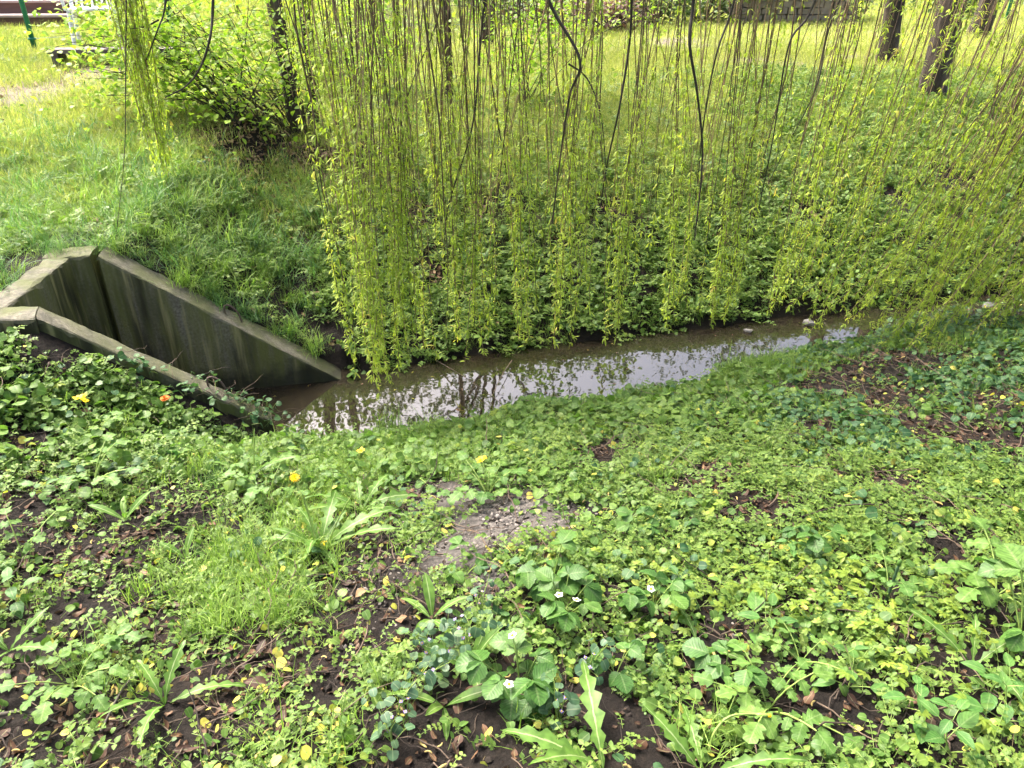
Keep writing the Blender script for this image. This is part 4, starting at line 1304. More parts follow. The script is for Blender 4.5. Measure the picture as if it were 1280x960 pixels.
STR = []
for i in range(36):
    r = rp_(400 + i)
    L = [2.5, 3.0, 3.5, 4.0][i % 4] * r.uniform(.95, 1.05)
    sparse = 18 <= i < 26
    tw, fo = strand(L, r, .16 if sparse else 1.0, .45 if sparse else r.uniform(.22, .5), sweep=r.uniform(.35, .95) if i >= 26 else 0.0)
    STR.append((L, tw.mesh('hanging_branch', [M['twig']]), fo.mesh('foliage', [M['willow']])))
rich_i = list(range(18)); thin_i = list(range(18, 26)); swept_i = list(range(26, 36))


def top_z(px, py):
    d = (bpts[:, 0] - px) ** 2 + (bpts[:, 1] - py) ** 2
    return bpts[np.argmin(d), 2]


# clumps: (u, v of the lowest tips, distance, strands, spread in metres, share of bare strands, lean of the foot in metres per metre)
CLUMPS = [
    (462, 470, 4.2, 9, .06, .0, .02), (478, 490, 4.1, 13, .07, .0, .0), (502, 470, 4.25, 9, .08, .1, .0), (525, 440, 4.4, 7, .09, .2, .0), (548, 462, 4.3, 3, .05, .3, .03), (560, 380, 4.8, 5, .10, .4, .0),
    (590, 450, 4.65, 15, .08, .1, .0), (615, 425, 4.75, 6, .06, .3, -.02), (655, 445, 4.7, 11, .08, .1, .02), (705, 440, 4.75, 12, .09, .15, .0), (722, 420, 4.8, 6, .07, .2, .0), (768, 442, 4.75, 12, .08, .1, -.02),
    (800, 350, 4.9, 5, .09, .4, .0), (840, 420, 4.85, 12, .09, .1, .02), (895, 408, 5.0, 12, .09, .1, .0), (870, 330, 5.0, 4, .08, .4, .0), (680, 350, 4.9, 4, .07, .5, .0), (560, 380, 4.8, 3, .08, .5, .0),
    (955, 395, 5.0, 9, .12, .1, -.06), (990, 400, 5.1, 10, .13, .1, -.08), (1025, 385, 5.1, 8, .13, .1, -.06), (1060, 428, 4.8, 13, .14, .05, -.09), (1100, 440, 4.65, 14, .15, .05, -.10), (1140, 450, 4.5, 14, .15, .05, -.08),
    (1180, 440, 4.6, 15, .15, .05, -.10), (1220, 450, 4.45, 15, .15, .05, -.12), (1260, 440, 4.45, 15, .15, .05, -.10), (1300, 450, 4.4, 13, .15, .05, -.12), (1335, 440, 4.45, 9, .15, .05, -.10),
    (450, 330, 4.5, 5, .09, 1, .0), (480, 350, 4.6, 5, .09, 1, .02), (510, 330, 4.6, 5, .09, 1, .0), (545, 360, 4.7, 5, .09, 1, -.03), (575, 340, 4.7, 5, .09, 1, .02), (605, 345, 4.8, 5, .09, 1, .0), (640, 320, 4.8, 4, .09, 1, .04), (720, 330, 4.9, 4, .1, 1, .0), (860, 320, 5.0, 5, .1, 1, -.04), (905, 330, 5.0, 4, .1, 1, .0), (975, 330, 5.0, 4, .1, 1, -.1),
    (470, 300, 4.9, 4, .12, .6, .0), (540, 280, 5.2, 4, .13, .6, .03), (610, 300, 5.3, 4, .12, .6, .0), (700, 280, 5.3, 4, .12, .6, .0), (780, 290, 5.4, 4, .12, .6, -.03), (850, 270, 5.3, 4, .12, .6, .0), (960, 270, 5.4, 5, .15, .4, -.05), (1080, 300, 5.4, 7, .18, .2, -.08), (1200, 290, 5.5, 8, .2, .2, -.1), (1270, 320, 5.3, 8, .2, .1, -.1), (1040, 250, 5.6, 5, .2, .3, -.05),
    (398, 172, 4.9, 7, .08, .0, .0), (382, 150, 5.0, 5, .06, .1, .0), (422, 200, 4.8, 5, .08, .3, .0),
    (205, 232, 5.0, 15, .04, .0, .03), (195, 190, 5.02, 9, .045, .0, .03),
]
strands = []
sr = rp_(77)
for ci, (uu, vv, YY, cnt, spr, bare_sh, ln) in enumerate(CLUMPS):
    tip0 = at(uu, vv, YY)
    cl = sr.normal(0, .025)
    for k in range(cnt):
        tip = tip0 + np.array((sr.normal(0, spr * (.62 if uu < 950 else 1)), sr.normal(0, spr * 1.1), abs(sr.normal(0, .30))))
        gzz = max(float(terrain(tip[0], tip[1])), WATER) + .03
        if tip[2] < gzz: tip[2] = gzz
        thin = sr.uniform() < bare_sh
        if not thin and 540 < uu < 1000 and sr.uniform() < .22: continue
        swept = (not thin) and uu > 930 and sr.uniform() < (.35 if uu < 1040 else .7)
        strands.append((tip, sr.choice(thin_i) if thin else sr.choice(swept_i) if swept else sr.choice(rich_i), (sr.normal(0, .02), ln + cl + sr.normal(0, .085 if thin else .03))))
order = sr.permutation(len(strands))
strands = [strands[i] for i in order]
MAXP = 300
rest = []
for i, (tip, k, lean_) in enumerate(strands):
    L, tm, fm = STR[k]
    rz = sr.normal(0, .35) if k in swept_i else sr.uniform(0, 6.28); tx, ty = lean_[0], -lean_[1]; sc = sr.uniform(.95, 1.1)
    top = np.array(tip) + np.array((0, 0, L * sc))
    # keep the twig end exactly where the strand ends
    endv = np.array([v.co[:] for v in tm.vertices[84:88]]).mean(0)
    Rm = Matrix.Rotation(ty, 3, 'Y') @ Matrix.Rotation(tx, 3, 'X') @ Matrix.Rotation(rz, 3, 'Z')
    tx, ty, rz = Rm.to_euler()
    e = np.array(Rm @ Vector(endv)) * sc
    loc = np.array(tip) - e
    if i < MAXP:
        o = link('hanging_branch', tm); o.location = loc; o.rotation_euler = (tx, ty, rz); o.scale = (sc, sc, sc)
        wadd(o)
        f = link('foliage', fm, o)
    else:
        rest.append((loc, (tx, ty, rz), sc, k))


def joined(items, pick):
    Vs, Fs, As, n = [], [], [], 0
    for loc, rot, sc, k in items:
        me = STR[k][pick]
        V = np.zeros(len(me.vertices) * 3, np.float32); me.vertices.foreach_get('co', V); V = V.reshape(-1, 3)
        A = np.zeros(len(me.vertices) * 4, np.float32); me.attributes['lf'].data.foreach_get('color', A)
        F = np.zeros(len(me.loops), np.int32); me.loops.foreach_get('vertex_index', F)
        Rm = np.array(Euler(rot).to_matrix())
        Vs.append(V @ Rm.T * sc + loc); As.append(A.reshape(-1, 4)); Fs.append(F.reshape(-1, 4) + n); n += len(V)
    V, A, F = np.concatenate(Vs), np.concatenate(As), np.concatenate(Fs)
    me = bpy.data.meshes.new('strand_mass')
    me.vertices.add(len(V)); me.vertices.foreach_set('co', V.astype(np.float32).ravel())
    me.loops.add(F.size); me.loops.foreach_set('vertex_index', F.ravel().astype(np.int32))
    me.polygons.add(len(F)); me.polygons.foreach_set('loop_start', np.arange(0, F.size, 4, dtype=np.int32)); me.polygons.foreach_set('loop_total', np.full(len(F), 4, np.int32))
    me.polygons.foreach_set('use_smooth', np.full(len(F), True))
    me.update(calc_edges=True)
    me.attributes.new('lf', 'FLOAT_COLOR', 'POINT').data.foreach_set('color', A.ravel())
    return me


if rest:
    m1 = joined(rest, 1); m1.materials.append(M['twig'])
    o = wadd(link('hanging_branch_mass', m1)); o['kind'] = 'stuff'
    m2 = joined(rest, 2); m2.materials.append(M['willow'])
    o = wadd(link('hanging_foliage_mass', m2)); o['kind'] = 'stuff'

# thicker dark limbs hanging among the strands
LIMBS = [
    ([(665, -60), (690, 10), (725, 75), (712, 120), (700, 200), (690, 280)], 4.7, .011),
    ([(711, 80), (735, 100), (752, 150), (758, 230)], 4.72, .006),
    ([(790, -60), (788, 40), (775, 130), (760, 200), (750, 260)], 4.8, .009),
    ([(872, -60), (866, 10), (862, 55), (872, 120), (878, 200), (868, 300)], 4.75, .012),
    ([(935, -60), (912, 20), (895, 70), (880, 150), (872, 230)], 4.85, .008),
    ([(1045, -60), (1010, 20), (985, 60), (965, 180), (940, 300)], 4.9, .008),
    ([(1062, -30), (1035, 40), (1020, 110), (985, 180), (955, 240)], 5.0, .006),
    ([(1290, 190), (1262, 270), (1225, 330), (1190, 370)], 4.6, .007),
    ([(1300, 120), (1280, 220), (1240, 300)], 4.9, .006),
    ([(835, -10), (790, 22), (755, 40)], 4.9, .005),
    ([(562, -60), (545, 30), (520, 90), (500, 150)], 4.8, .005),
    ([(610, -60), (600, 60), (590, 160), (560, 260), (555, 330)], 4.7, .007),
    ([(433, -60), (440, 60), (452, 170), (456, 300)], 4.5, .006),
    ([(266, -60), (266, 10), (262, 50), (250, 85), (232, 108), (206, 122)], 4.9, .010),
    ([(213, -60), (206, 10), (196, 40), (183, 75)], 5.0, .008),
    ([(198, 25), (182, 33), (163, 36)], 5.0, .006),
    ([(158, -60), (157, 100), (155, 200), (142, 320)], 4.6, .004),
]
for pts, Y, r0 in LIMBS:
    w = [at(a, b, Y + .05 * math.sin(i * 2.1)) for i, (a, b) in enumerate(pts)]
    p = spline(w, 26)
    mb = MB(); mb.add(tube(p, np.linspace(r0, r0 * .35, 26), 6))
    wadd(mb.build('limb', M['branch']))


# ------------------------------------------------------------------ trees beyond the stream
def crown_mesh(r, n=2600, rad=2.6, zc=5.0, zr=2.3, leaf=.14, mat=None):
    mb = MB()
    lobes = [(r.uniform(-1, 1) * rad * .7, r.uniform(-1, 1) * rad * .7, zc + r.uniform(-.8, .9) * zr) for _ in range(26)]
    for (lx, ly, lz) in lobes:
        rr_ = r.uniform(.35, .8)
        for i in range(n // 26):
            d = r.normal(size=3); d /= np.linalg.norm(d); d *= rr_ * r.uniform(.3, 1) ** .5
            LL = leaf * r.uniform(.6, 1.2)
            mb.add(blade(LL, LL * .6, 3, 'ovate', fold=.2, curve=.5), 0, T((lx + d[0], ly + d[1], lz + d[2] * .8), rx=r.uniform(-1, 1), ry=r.uniform(-1, 1), rz=r.uniform(0, 6.28)), rnd=r.uniform(0, 1))
    return mb.mesh('crown', [mat or M['crown']])


CROWNS = [crown_mesh(rp_(500 + i)) for i in range(3)]


def tree(pos, r0, lean, label, cr, crot=0.0, cs=1.0, group='trees beyond the stream', h=4.2, name='tree', drop=0.0):
    t = empty(name, pos)
    tag(t, label, 'tree', group)
    p = spline([(0, 0, -.15), (lean[0] * .1, lean[1] * .1, .35), (lean[0] * .5, lean[1] * .5, 1.6), (lean[0], lean[1], h)], 26)
    rad = np.interp(np.linspace(0, 1, 26), [0, .06, .15, 1], [r0 * 1.7, r0 * 1.3, r0 * 1.05, r0 * .55])
    mb = MB(); mb.add(bark_tube(p, rad, 14, int(abs(pos[0]) * 10) + 3, .13)); mb.build('trunk', M['bark'], t)
    rr_ = rp_(int(abs(pos[1]) * 10))
    for k in range(5):
        a = rr_.uniform(0, 6.28); e = p[-1]; s = rr_.uniform(1.2, 2.2)
        q = spline([p[int(18 + k)], e + (math.cos(a) * s * .5, math.sin(a) * s * .5, s * .4), e + (math.cos(a) * s, math.sin(a) * s, s * .9)], 8)
        mb = MB(); mb.add(tube(q, np.linspace(r0 * .4, r0 * .08, 8), 7)); mb.build('limb', M['bark'], t)
    c = link('crown', CROWNS[cr], t); c.location = (lean[0], lean[1], h - 4.0 - drop); c.rotation_euler = (0, 0, crot); c.scale = (cs, cs, cs)
    return t


tree(P(1163, 122), .155, (-.05, .1), 'thick trunk of the nearest tree on the right bank', 0)
tree(P(1107, 80), .135, (-.2, .1), 'straight brown trunk left of the thick right-hand tree', 1, 1.0)
tree(P(1222, 46), .18, (.35, .2), 'trunk right of the thick right-hand tree, farther back', 2, 2.0)
tree(P(374, 166), .085, (-.25, .2), 'slim dark trunk rising out of the leafy shrub on the left', 1, .5, .8)
tree(P(393, 160), .055, (.1, .15), 'thinner second trunk beside the shrub trunk on the left', 2, 2.5, .7)
tree(P(562, 128), .045, (.0, .3), 'slim dark trunk behind the willow strands, left of centre', 0, 3.0, .8, drop=.6)
tree(P(608, 60), .12, (.2, .3), 'pale-barked tree trunk far behind the willow strands', 1, 4.0, 1.1, drop=1.2)
for i, (px, py, ht, lab) in enumerate([(-11, 27, 6.0, 'tall tree at the far lawn end behind the leafy shrub'), (-4.5, 31, 6.5, 'tall tree at the far lawn end left of centre'), (3.5, 32, 6.2, 'tall tree at the far lawn end behind the reddish bush'),
                                     (9.5, 31, 7.0, 'tall tree at the far lawn end behind the stone wall'), (17, 28, 6.4, 'tall tree at the far lawn end on the right'), (-19, 25, 6.8, 'tall tree at the far lawn end beside the steps')]):
    tree((px, py, float(terrain(px, py))), .22, (.2, .1), lab, i % 3, i * 1.3, 1.5, group='tall trees along the far garden edge', h=ht)


# ------------------------------------------------------------------ leafy shrub on the left
def shrub(pos_list, ends, label, mat, leaf=(.035, .06), per=70, name='leafy_shrub', spreadr=.13, stem=.012):
    base = pos_list[0]
    t = empty(name, base)
    tag(t, label, 'shrub')
    r = rp_(int(abs(base[0] * 100)) + 5)
    for i, e in enumerate(ends):
        b = np.array(pos_list[i % len(pos_list)]) - base
        e = np.array(e) - base
        mid_ = (b + e) / 2 + np.array((r.normal(0, .1), r.normal(0, .1), .12 * np.linalg.norm(e - b)))
        p = spline([b + r.normal(0, .03, 3) * (1, 1, 0), mid_, e], 14)
        mb = MB(); mb.add(tube(p, np.linspace(stem, stem * .25, 14), 5))
        subs = [(p, .55)]
        for k in range(5):
            i0 = r.integers(5, 13); d = r.normal(0, .22, 3); d[2] = d[2] * .6
            q = np.array([p[i0], p[i0] + d * .6, p[i0] + d * 1.1 + (0, 0, -.03)])
            mb.add(tube(q, (.003, .002, .0012), 4)); subs.append((q, 0.1))
        br = mb.build('branch', M['branch'], t)
        fo = MB()
        for pp, f0 in subs:
            for j in range(per // len(subs)):
                f = r.uniform(f0, 1.0); x_ = f * (len(pp) - 1); ii_ = min(int(x_), len(pp) - 2)
                c = pp[ii_] * (1 - (x_ - ii_)) + pp[ii_ + 1] * (x_ - ii_) + r.normal(0, spreadr * .45, 3)
                LL = r.uniform(*leaf); q = r.uniform(0, 1)
                fo.add(blade(LL, LL * .75, 5, 'ovate', fold=.2, curve=r.uniform(.1, .9)), 0, T(c, rx=r.uniform(-.9, .5), ry=r.uniform(-.5, .5), rz=r.uniform(0, 6.28)), rnd=q)
        fo.build('foliage', mat, br)
    return t


b1, b2 = P(292, 152), P(372, 172)
rs = rp_(9)
ends = []
for (uu, vv, YY) in [(75, 50, 7.0), (95, 90, 6.9), (130, 20, 7.1), (120, 120, 6.9), (165, 60, 7.0), (190, 10, 7.2), (215, 70, 7.0), (235, 20, 7.3), (160, 100, 6.8), (205, 125, 6.9), (255, 60, 7.2), (280, 10, 7.3),
                     (300, 40, 7.5), (320, 80, 7.4), (330, 15, 7.6), (345, 50, 7.2), (350, 110, 7.1), (310, 110, 7.0), (365, 20, 7.5), (270, 105, 7.1), (110, 55, 7.2), (150, 15, 7.3), (395, 60, 7.4), (400, 110, 7.2), (90, -30, 7.2), (180, -40, 7.2), (270, -40, 7.3), (220, -30, 7.3), (310, -40, 7.4), (340, -20, 7.3), (250, 20, 7.2), (290, 60, 7.3), (380, 20, 7.4), (410, 30, 7.4), (230, 50, 7.1), (85, 20, 7.3), (105, 5, 7.3), (120, 35, 7.2), (130, 60, 7.1), (100, 40, 7.3), (115, 75, 7.0)]:
    ends.append(at(uu, vv, YY))
    if uu < 200:
        ends.append(at(uu + rs.uniform(-12, 25), vv + rs.uniform(-15, 15), YY + .1))
shrub([b1, b2, b1 * .6 + b2 * .4], ends, 'light green leafy shrub with arching stems on the left lawn edge', M['shrub'], per=72, spreadr=.46, leaf=(.04, .07), stem=.006)
# small shoots in the willow curtain's background
for (uu, vv, lab) in [(480, 60, 'young green bush behind the curtain, left of the slim dark trunk'), (660, 70, 'young green bush behind the curtain, right of the slim dark trunk')]:
    b = P(uu, vv + 60)
    e = [b + np.array((rs.normal(0, .7), rs.normal(0, .4), rs.uniform(.4, 1.5))) for _ in range(10)]
    shrub([b], e, lab, M['shrub'], per=150, spreadr=.3, leaf=(.04, .07), stem=.005)

# far garden border
r = rp_(31)
for i, (uu, vv, ht, lab, mt) in enumerate([
        (690, 34, .8, 'dark bush at the far lawn edge, left of the reddish bush', 'hedge'),
        (765, 40, .55, 'reddish brown twiggy bush at the far lawn edge', 'redbush'),
        (815, 34, .9, 'olive bush at the far lawn edge, right of the reddish bush', 'hedge'),
        (880, 30, .9, 'broad dark bush at the far lawn edge left of the stone wall', 'hedge'),
        (925, 28, .8, 'olive bush touching the left end of the stone wall', 'hedge'),
        (1050, 26, .9, 'dark bush at the right end of the stone wall', 'hedge'),
        (1190, 22, .9, 'green bush behind the leaning tree on the right', 'hedge'),
        (640, 30, .8, 'olive bush at the far lawn edge, leftmost of the row', 'hedge')]):
    b = P(uu, vv)
    e = [b + np.array((r.normal(0, .7), r.normal(0, .4), r.uniform(.25, 1.0) * ht)) for _ in range(11)]
    shrub([b], e, lab, M[mt], per=80, spreadr=.35, leaf=(.07, .12), name='garden_bush', stem=.02)

wl = P(985, 30)
wall = empty('stone_wall', wl)
tag(wall, 'low brown dry stone wall at the far side of the lawn', 'wall')
mb = MB(); r = rp_(61)
for row in range(8):
    xx = -1.3 + (row % 2) * .1
    while xx < 1.3:
        ln = r.uniform(.16, .34)
        g = boxg(xx + .012, xx + ln - .012, -.17 + r.uniform(-.02, .02), .17, row * .12 - .05, row * .12 + .058)
        g = (g[0] + r.normal(0, .008, g[0].shape), g[1], g[2]); mb.add(g)
        xx += ln
o = mb.build('stones', M['wallstone'], wall, smooth=False)

# ------------------------------------------------------------------ garden things in the distance
fp = [P(44, 63), P(216, 44), P(735, 36), P(1256, 30)]
fence = empty('wire_fence', fp[0])
tag(fence, 'green metal posts and thin wires fencing off the far lawn', 'fence')
for i, p in enumerate(fp):
    mb = MB(); mb.add(tube([(0, 0, -.2), (0, 0, 1.55)], .028 if i == 0 else .032, 10, True)); mb.add(tube([(0, 0, 1.54), (0, 0, 1.57)], .036, 10, True))
    o = mb.build('post', M['green_metal'], fence); o.location = p - fp[0]
    for hz in (.12, .75, 1.35):
        mb = MB(); mb.add(tube([(0, 0, hz - .012), (0, 0, hz + .012)], .042, 10, True)); mb.build('clamp', M['green_metal'], o)
for hz in (.12, .75, 1.35):
    for a, b in zip(fp[:-1], fp[1:]):
        mb = MB(); mb.add(tube([a - fp[0] + (0, 0, hz), (a + b) / 2 - fp[0] + (0, 0, hz - .03), b - fp[0] + (0, 0, hz)], .003, 4)); mb.build('wire', M['wire'], fence)

sp0 = P(90, 35)
steps = empty('deck_steps', sp0, R(4))
tag(steps, 'brown boarded garden steps at the top left behind the green post', 'steps')
for i in range(7):
    mb = MB(); mb.add(boxg(-6, -.06 * i, .30 * i, .30 * i + .5, -.1 + .02, .155 * (i + 1) - .03), 0); mb.build('riser', M['deck'], steps, smooth=False)
    mb = MB(); mb.add(boxg(-6, .02 - .06 * i, .30 * i - .03, .30 * i + .34, .155 * (i + 1) - .028, .155 * (i + 1)), 0); mb.build('tread', M['deck_edge'], steps, smooth=False)

pk = P(70, 82); pk2 = P(150, 80)
bench = empty('low_plank_bench', pk, math.atan2(pk2[1] - pk[1], pk2[0] - pk[0]))
tag(bench, 'low dark weathered plank on short legs beside the dirt path', 'bench')
mb = MB(); mb.add(boxg(0, 1.3, -.12, .12, .13, .17)); mb.build('plank', M['plank'], bench, smooth=False)
for xx in (.0, 1.2):
    mb = MB(); mb.add(boxg(xx + .02, xx + .09, -.1, .1, -.05, .129)); mb.build('leg', M['plank'], bench, smooth=False)

ch = P(126, 61)
chair = empty('garden_chair', ch, R(200))
tag(chair, 'white plastic garden chair half hidden behind the leafy shrub', 'chair')
mb = MB(); mb.add(boxg(-.22, .22, -.22, .22, .41, .44)); o = mb.build('seat', M['plastic'], chair, False)
bv = o.modifiers.new('bevel', 'BEVEL'); bv.width = .012; bv.segments = 2
a = np.linspace(-.9, .9, 9)
for sgn in (-1, 1):
    for yy in (-.2, .2):
        mb = MB(); mb.add(tube([(sgn * .24, yy * 1.15, -.01), (sgn * .21, yy, .42)], (.018, .026), 8)); mb.build('leg', M['plastic'], chair)
    mb = MB(); mb.add(tube(spline([(sgn * .24, .2, .42), (sgn * .26, .18, .64), (sgn * .26, -.0, .67), (sgn * .25, -.2, .64), (sgn * .22, -.24, .6)], 14), .018, 7)); mb.build('armrest', M['plastic'], chair)
bk = MB()
bk.add(tube(spline([(-.22, -.22, .43), (-.21, -.27, .7), (-.12, -.31, .86), (0, -.32, .89), (.12, -.31, .86), (.21, -.27, .7), (.22, -.22, .43)], 24), .022, 8))
bk.build('back_frame', M['plastic'], chair)
for k in range(7):
    xx = -.15 + k * .05
    mb = MB(); mb.add(tube(spline([(xx * 1.1, -.225, .44), (xx, -.275, .66), (xx * .8, -.305, .865)], 8), .013, 6)); mb.build('back_slat', M['plastic'], chair)

# ------------------------------------------------------------------ single plants of the foreground
KMAT = {'straw': M['straw'], 'dand': M['dand'], 'lance': M['dand'], 'celan': M['celan'], 'ovate': M['ovate'], 'kidney': M['ivy'], 'round': M['round'], 'yellow': M['yellow'], 'lime': M['lime']}
LEAFLIB = {k: [leaf_mesh('leaf', k, [KMAT[k], M['stem']], rp_(700 + i + 40 * j)) for i in range(8)] for j, k in enumerate(['straw', 'dand', 'lance', 'celan', 'ovate', 'kidney'])}


def flower_mesh(name, mat, r, n=5, pet=.011, center=True):
    mb = MB()
    for k in range(n):
        mb.add(blade(pet, pet * .8, 5, 'obov', fold=-.1, curve=.3, start=.35), 0, T(rz=k * 6.28 / n), rnd=r.uniform())
    th_ = np.linspace(0, 1, 5)
    mb.add(tube([(0, 0, -.002), (0, 0, .003)], (pet * .35, pet * .3), 7, True), 1, rnd=.5)
    return mb.mesh(name, [mat, M['petal_y']])


def daisy_mesh(name, mat, r):
    mb = MB()
    for ring_, (el, L) in enumerate(((.1, .017), (.5, .013), (1.0, .009))):
        for k in range(16):
            mb.add(blade(L, .004, 3, 'obov', fold=0, curve=.2, start=el), 0, T(rz=k * .393 + ring_ * .2), rnd=r.uniform())
    return mb.mesh(name, [mat])


FL = {'white': flower_mesh('flower', M['petal_w'], rp_(1)), 'yellow4': flower_mesh('flower', M['petal_y'], rp_(2), 4, .012), 'dandelion': daisy_mesh('flower', M['petal_y'], rp_(3)),
      'orange': daisy_mesh('flower', M['petal_o'], rp_(4)), 'purple': flower_mesh('flower', M['petal_p'], rp_(5), 4, .008)}


def plant(name, kind, uv, n, sc, label, cat, flowers=(), group=None, tall=0.0, az0=None, el=(-.15, .25)):
    """uv: base in the photo; flowers: (kind, height, dx, dy)"""
    b = P(*uv)
    s_ = int(uv[0] * 7 + uv[1] * 13)
    r = rp_(s_)
    t = empty(name, b, r.uniform(0, 6.28) if az0 is None else az0)
    tag(t, label, cat, group)
    if tall:
        p = spline([(0, 0, -.01), (r.normal(0, .015), r.normal(0, .015), tall * .5), (r.normal(0, .03), r.normal(0, .03), tall)], 8)
        mb = MB(); mb.add(tube(p, np.linspace(.0028, .0016, 8) * sc ** .5, 5)); mb.build('stem', M['stem'], t)
    for i in range(n):
        o = link('leaf', LEAFLIB[kind][r.integers(0, 8)], t)
        a = i * 2.4 + r.uniform(-.35, .35)
        f = (i / max(n - 1, 1)) if tall else 0
        if tall and kind in ('ovate', 'kidney'):
            a = (i // 2) * 1.57 + (i % 2) * 3.14 + r.uniform(-.25, .25)
            f = (i // 2) / max((n - 1) // 2, 1)
            o.location = np.array(p[min(int((.25 + .75 * f) * 7), 7)])
            ss = sc * (1.1 - .45 * f) * r.uniform(.9, 1.1)
        else:
            ss = sc * r.uniform(.75, 1.15)
        o.rotation_euler = (r.uniform(*el), r.uniform(-.15, .15), a)
        ss *= 1.12
        o.scale = (ss, ss, ss)
    for (fk, h, dx, dy) in flowers:
        e = np.array((dx, dy, h))
        q = spline([(0, 0, 0), e * (.35, .35, .6), e], 8)
        inv = Matrix.Rotation(-t.rotation_euler.z, 4, 'Z')
        mb = MB(); mb.add(tube(q, .0018, 5)); st = mb.build('flower_stalk', M['stem'], t)
        st.rotation_euler = (0, 0, -t.rotation_euler.z)
        fl = link('flower', FL[fk], st); fl.location = e; fl.rotation_euler = (r.uniform(-.3, .6), r.uniform(-.3, .3), r.uniform(0, 6)); fl.scale = (1.8 if fk in ('yellow4', 'orange') else .8 if fk == 'purple' else 1.3,) * 3
    return t


for uv, n, sc, lab, fl in SP:
    plant('strawberry_plant', 'straw', uv, n, sc, lab, 'plant', fl)
for kind, uv, n, sc, lab, fl in DN:
    plant('dandelion' if kind == 'dand' else 'lance_leaved_plant', kind, uv, n, sc, lab, 'plant', fl, el=(-.3, .2))
for uv, n, sc, lab, fl, _ in CL:
    plant('celandine', 'celan', uv, n, sc, lab, 'plant', fl)
for uv, n, sc, h, lab in OV:
    plant('oval_leaved_plant', 'ovate', uv, n, sc, lab, 'plant', (), tall=h)
for uv, lab in GI:
    plant('ground_ivy', 'kidney', uv, 14, .75, lab, 'plant', [('purple', .11, .01, -.01), ('purple', .085, -.012, .0), ('purple', .07, .0, -.02)], tall=.13)

# arched dandelion bud
t = empty('dandelion_stalk', P(885, 950)); b = np.array(t.location)
tag(t, 'arched dandelion stalk with a closed yellow bud at the bottom right', 'flower stalk')
mb = MB(); mb.add(tube(spline([(0, 0, -.01), (.012, .03, .05), (.05, .055, .085), (.10, .06, .092), (.125, .06, .088)], 16), np.linspace(.0034, .0026, 16), 7)); mb.build('stalk', M['stem'], t)
mb = MB(); mb.add(tube([(.122, .06, .088), (.13, .06, .0875), (.145, .06, .086), (.15, .06, .0855)], (.004, .0062, .0055, .004), 8, True)); mb.build('bud', M['stem'], t)
mb = MB(); mb.add(tube([(.1495, .06, .0855), (.156, .06, .085), (.159, .06, .0848)], (.0046, .0048, .003), 8, True)); mb.build('petals', M['petal_y'], t)

# grey-green upright spike
t = empty('upright_spike', P(1107, 752))
tag(t, 'thick pale grey-green upright spike among the weeds at right', 'plant')
mb = MB(); zz = np.linspace(-.01, .15, 18); mb.add(tube(np.stack([np.sin(zz * 8) * .004, zz * 0, zz], 1), .0042 + .0012 * (np.arange(18) % 3 == 0), 8, True)); mb.build('stalk', M['ivy'], t)
mb = MB(); mb.add(tube([(.002, 0, .15), (.004, 0, .165), (.008, 0, .17)], (.006, .007, .002), 8, True)); mb.build('tip', M['celan'], t)

# dandelion stalks without leaves
for (uv, tipuv, lab) in [((330, 600), (243, 556), 'long pale leaning stalk below the near wing wall'), ((398, 690), (378, 618), 'pale flowerless stalk beside the yellow dandelion'), ((405, 690), (440, 618), 'dry beige stalk leaning right beside the yellow dandelion'),
                         ((318, 600), (318, 535), 'upright stub of a dry stalk below the near wing wall'), ((413, 640), (417, 590), 'short upright pale stalk near the water edge')]:
    b = P(*uv); e = at(tipuv[0], tipuv[1], b[1] + .02)
    t = empty('bare_stalk', b); tag(t, lab, 'stalk')
    mb = MB(); mb.add(tube(spline([(0, 0, -.01), (e - b) * .5 + (0, 0, .01), e - b], 10), np.linspace(.003, .002, 10), 6)); mb.build('stalk', M['stem'], t)

# grass tufts that stand out
TU = [((485, 548), .24, 'grass', 'bright grass tuft at the near water edge right of the culvert'), ((535, 545), .18, 'grass', 'small grass tuft at the near water edge, right of the bright one'),
      ((960, 462), .22, 'grass', 'yellow-green grass tuft at the right bend of the stream'), ((915, 470), .18, 'grass', 'short grass tuft left of the yellow-green one at the bend'),
      ((290, 335), .15, 'bluegrass', 'dense bluish grass cushion halfway along the far wing wall'), ((275, 385), .14, 'bluegrass', 'fine grass cushion standing on the far wing wall top'),
      ((355, 775), .16, 'grass', 'grass tuft at the right of the foreground grass patch'), ((275, 785), .15, 'grass', 'grass tuft at the left of the foreground grass patch'), ((270, 610), .11, 'bluegrass', 'fine dark grass cushion below the near wing wall'),
      ((225, 365), .2, 'grass', 'arching grass tuft above the far wing wall'), ((335, 345), .2, 'grass', 'arching grass tuft on dark soil right of the wing wall crest'), ((390, 440), .2, 'grass', 'drooping grass at the low end of the far wing wall'),
      ((360, 420), .18, 'grass', 'drooping grass overhanging the far wing wall'), ((75, 318), .14, 'bluegrass', 'fine grass behind the headwall at left'), ((130, 318), .13, 'bluegrass', 'fine grass behind the headwall crest'),
      ((905, 225), .22, 'bluegrass', 'bluish grass tuft on the far bank behind the strands'), ((1000, 205), .18, 'bluegrass', 'smaller bluish grass tuft on the far bank to the right')]
for i, (uv, h, mt, lab) in enumerate(TU):
    r = rp_(900 + i)
    if (chan(np.array(P(*uv)[0]), np.array(P(*uv)[1])) < 0) and uv[0] > 440:
        pass
    me = tuft('grass_tuft', M[mt], r, 110, h, .0048 if mt == 'grass' else .0028, .045, curve=1.3 if mt == 'grass' else .8, nseg=6)
    o = link('grass_tuft', me); o.location = P(*uv); tag(o, lab, 'grass tuft')

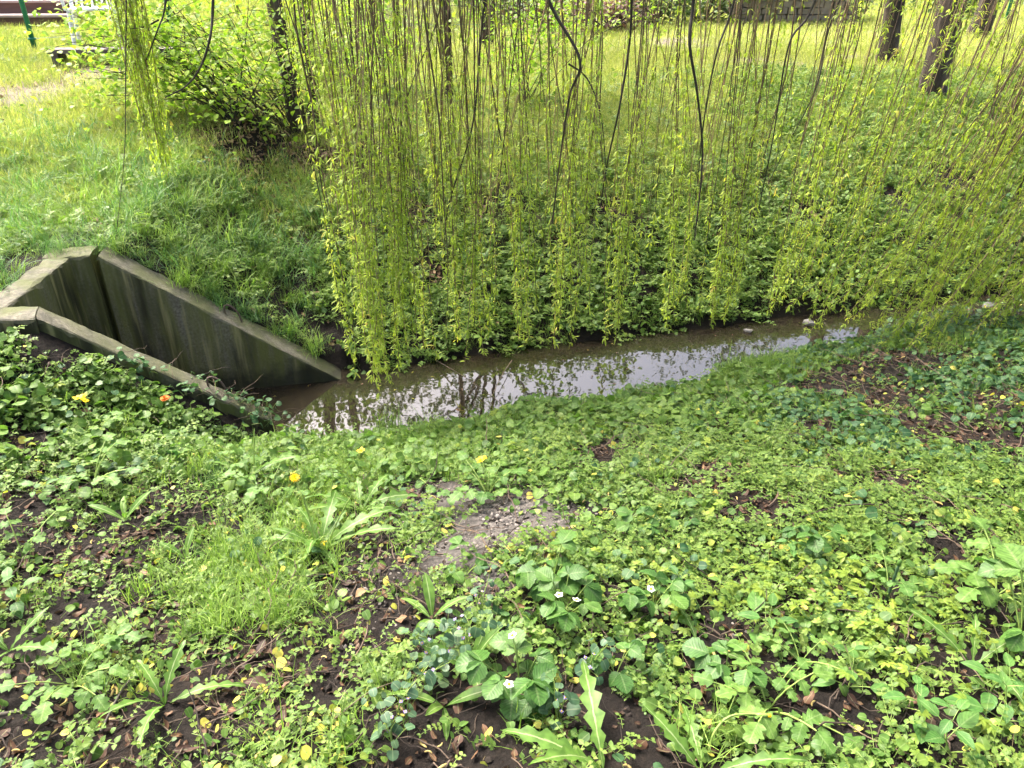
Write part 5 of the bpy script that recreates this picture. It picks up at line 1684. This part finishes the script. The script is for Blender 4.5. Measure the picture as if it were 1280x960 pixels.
# fallen leaves and stones that stand out
for i, (uv, L, mt, lab) in enumerate([((475, 713), .05, .95, 'tan fallen leaf on the dark soil left of the sandy patch'), ((450, 748), .055, 1, 'second tan fallen leaf below the first on dark soil'), ((220, 765), .05, .7, 'orange brown curled leaf at the grass patch edge'),
                                      ((330, 815), .05, .2, 'dark brown curled leaf right of the lone dandelion rosette'), ((320, 860), .07, .15, 'dark purple-brown dead leaf beside the lone dandelion rosette')]):
    r = rp_(950 + i); mb = MB(); mb.add(blade(L, L * .55, 8, 'ovate', fold=.25, curve=.5, start=.2, wav=.08), 0, T((0, -L / 2, .01)), rnd=mt)
    o = mb.build('fallen_leaf', M['dead']); o.location = P(*uv) + (0, 0, .012); o.rotation_euler = (.2, -.15, 1.0 + i * 1.7); tag(o, lab, 'leaf')
for i, (uv, s, lab) in enumerate([((602, 708), .020, 'pale grey stone at the lower edge of the sandy patch'), ((588, 765), .016, 'small grey stone beside the lance leaves'), ((1010, 406), .045, 'pale stone in the shallow water at the right bend'), ((935, 415), .03, 'smaller pale stone in the shallow water'), ((1235, 385), .05, 'pale stone on the mud at the right end of the stream')]):
    me = lump_mesh('stone', M['stone'], rp_(970 + i), .15)
    o = link('stone', me); o.location = P(*uv) + (0, 0, s * .3); o.scale = (s * 1.2, s, s); o.rotation_euler = (.2, .1, i); tag(o, lab, 'stone')
# sticks lying about
for i, (a, b, r0, lab) in enumerate([((0, 905), (75, 912), .006, 'dark wet stick at the lower left edge'), ((130, 925), (175, 850), .004, 'dark thin stick leaning beside the lone dandelion rosette'), ((420, 910), (505, 860), .002, 'thin reddish stem lying left of the purple-flowered herbs'),
                                     ((1100, 640), (1000, 655), .003, 'thin dead stick in the weeds at right'), ((545, 455), (640, 520), .003, 'thin stick dipping into the stream'), ((640, 455), (615, 500), .003, 'bent pale twig standing in the stream')]):
    pa, pb_ = P(*a), P(*b)
    off = .03
    p = spline([pa + (0, 0, off), (pa + pb_) / 2 + (0, .01, off + .015), pb_ + (0, 0, off)], 10)
    mb = MB(); mb.add(tube(p - pa, np.linspace(r0, r0 * .6, 10), 6))
    o = mb.build('stick', M['branch'] if i < 2 else M['litter_twig']); o.location = pa; tag(o, lab, 'stick')
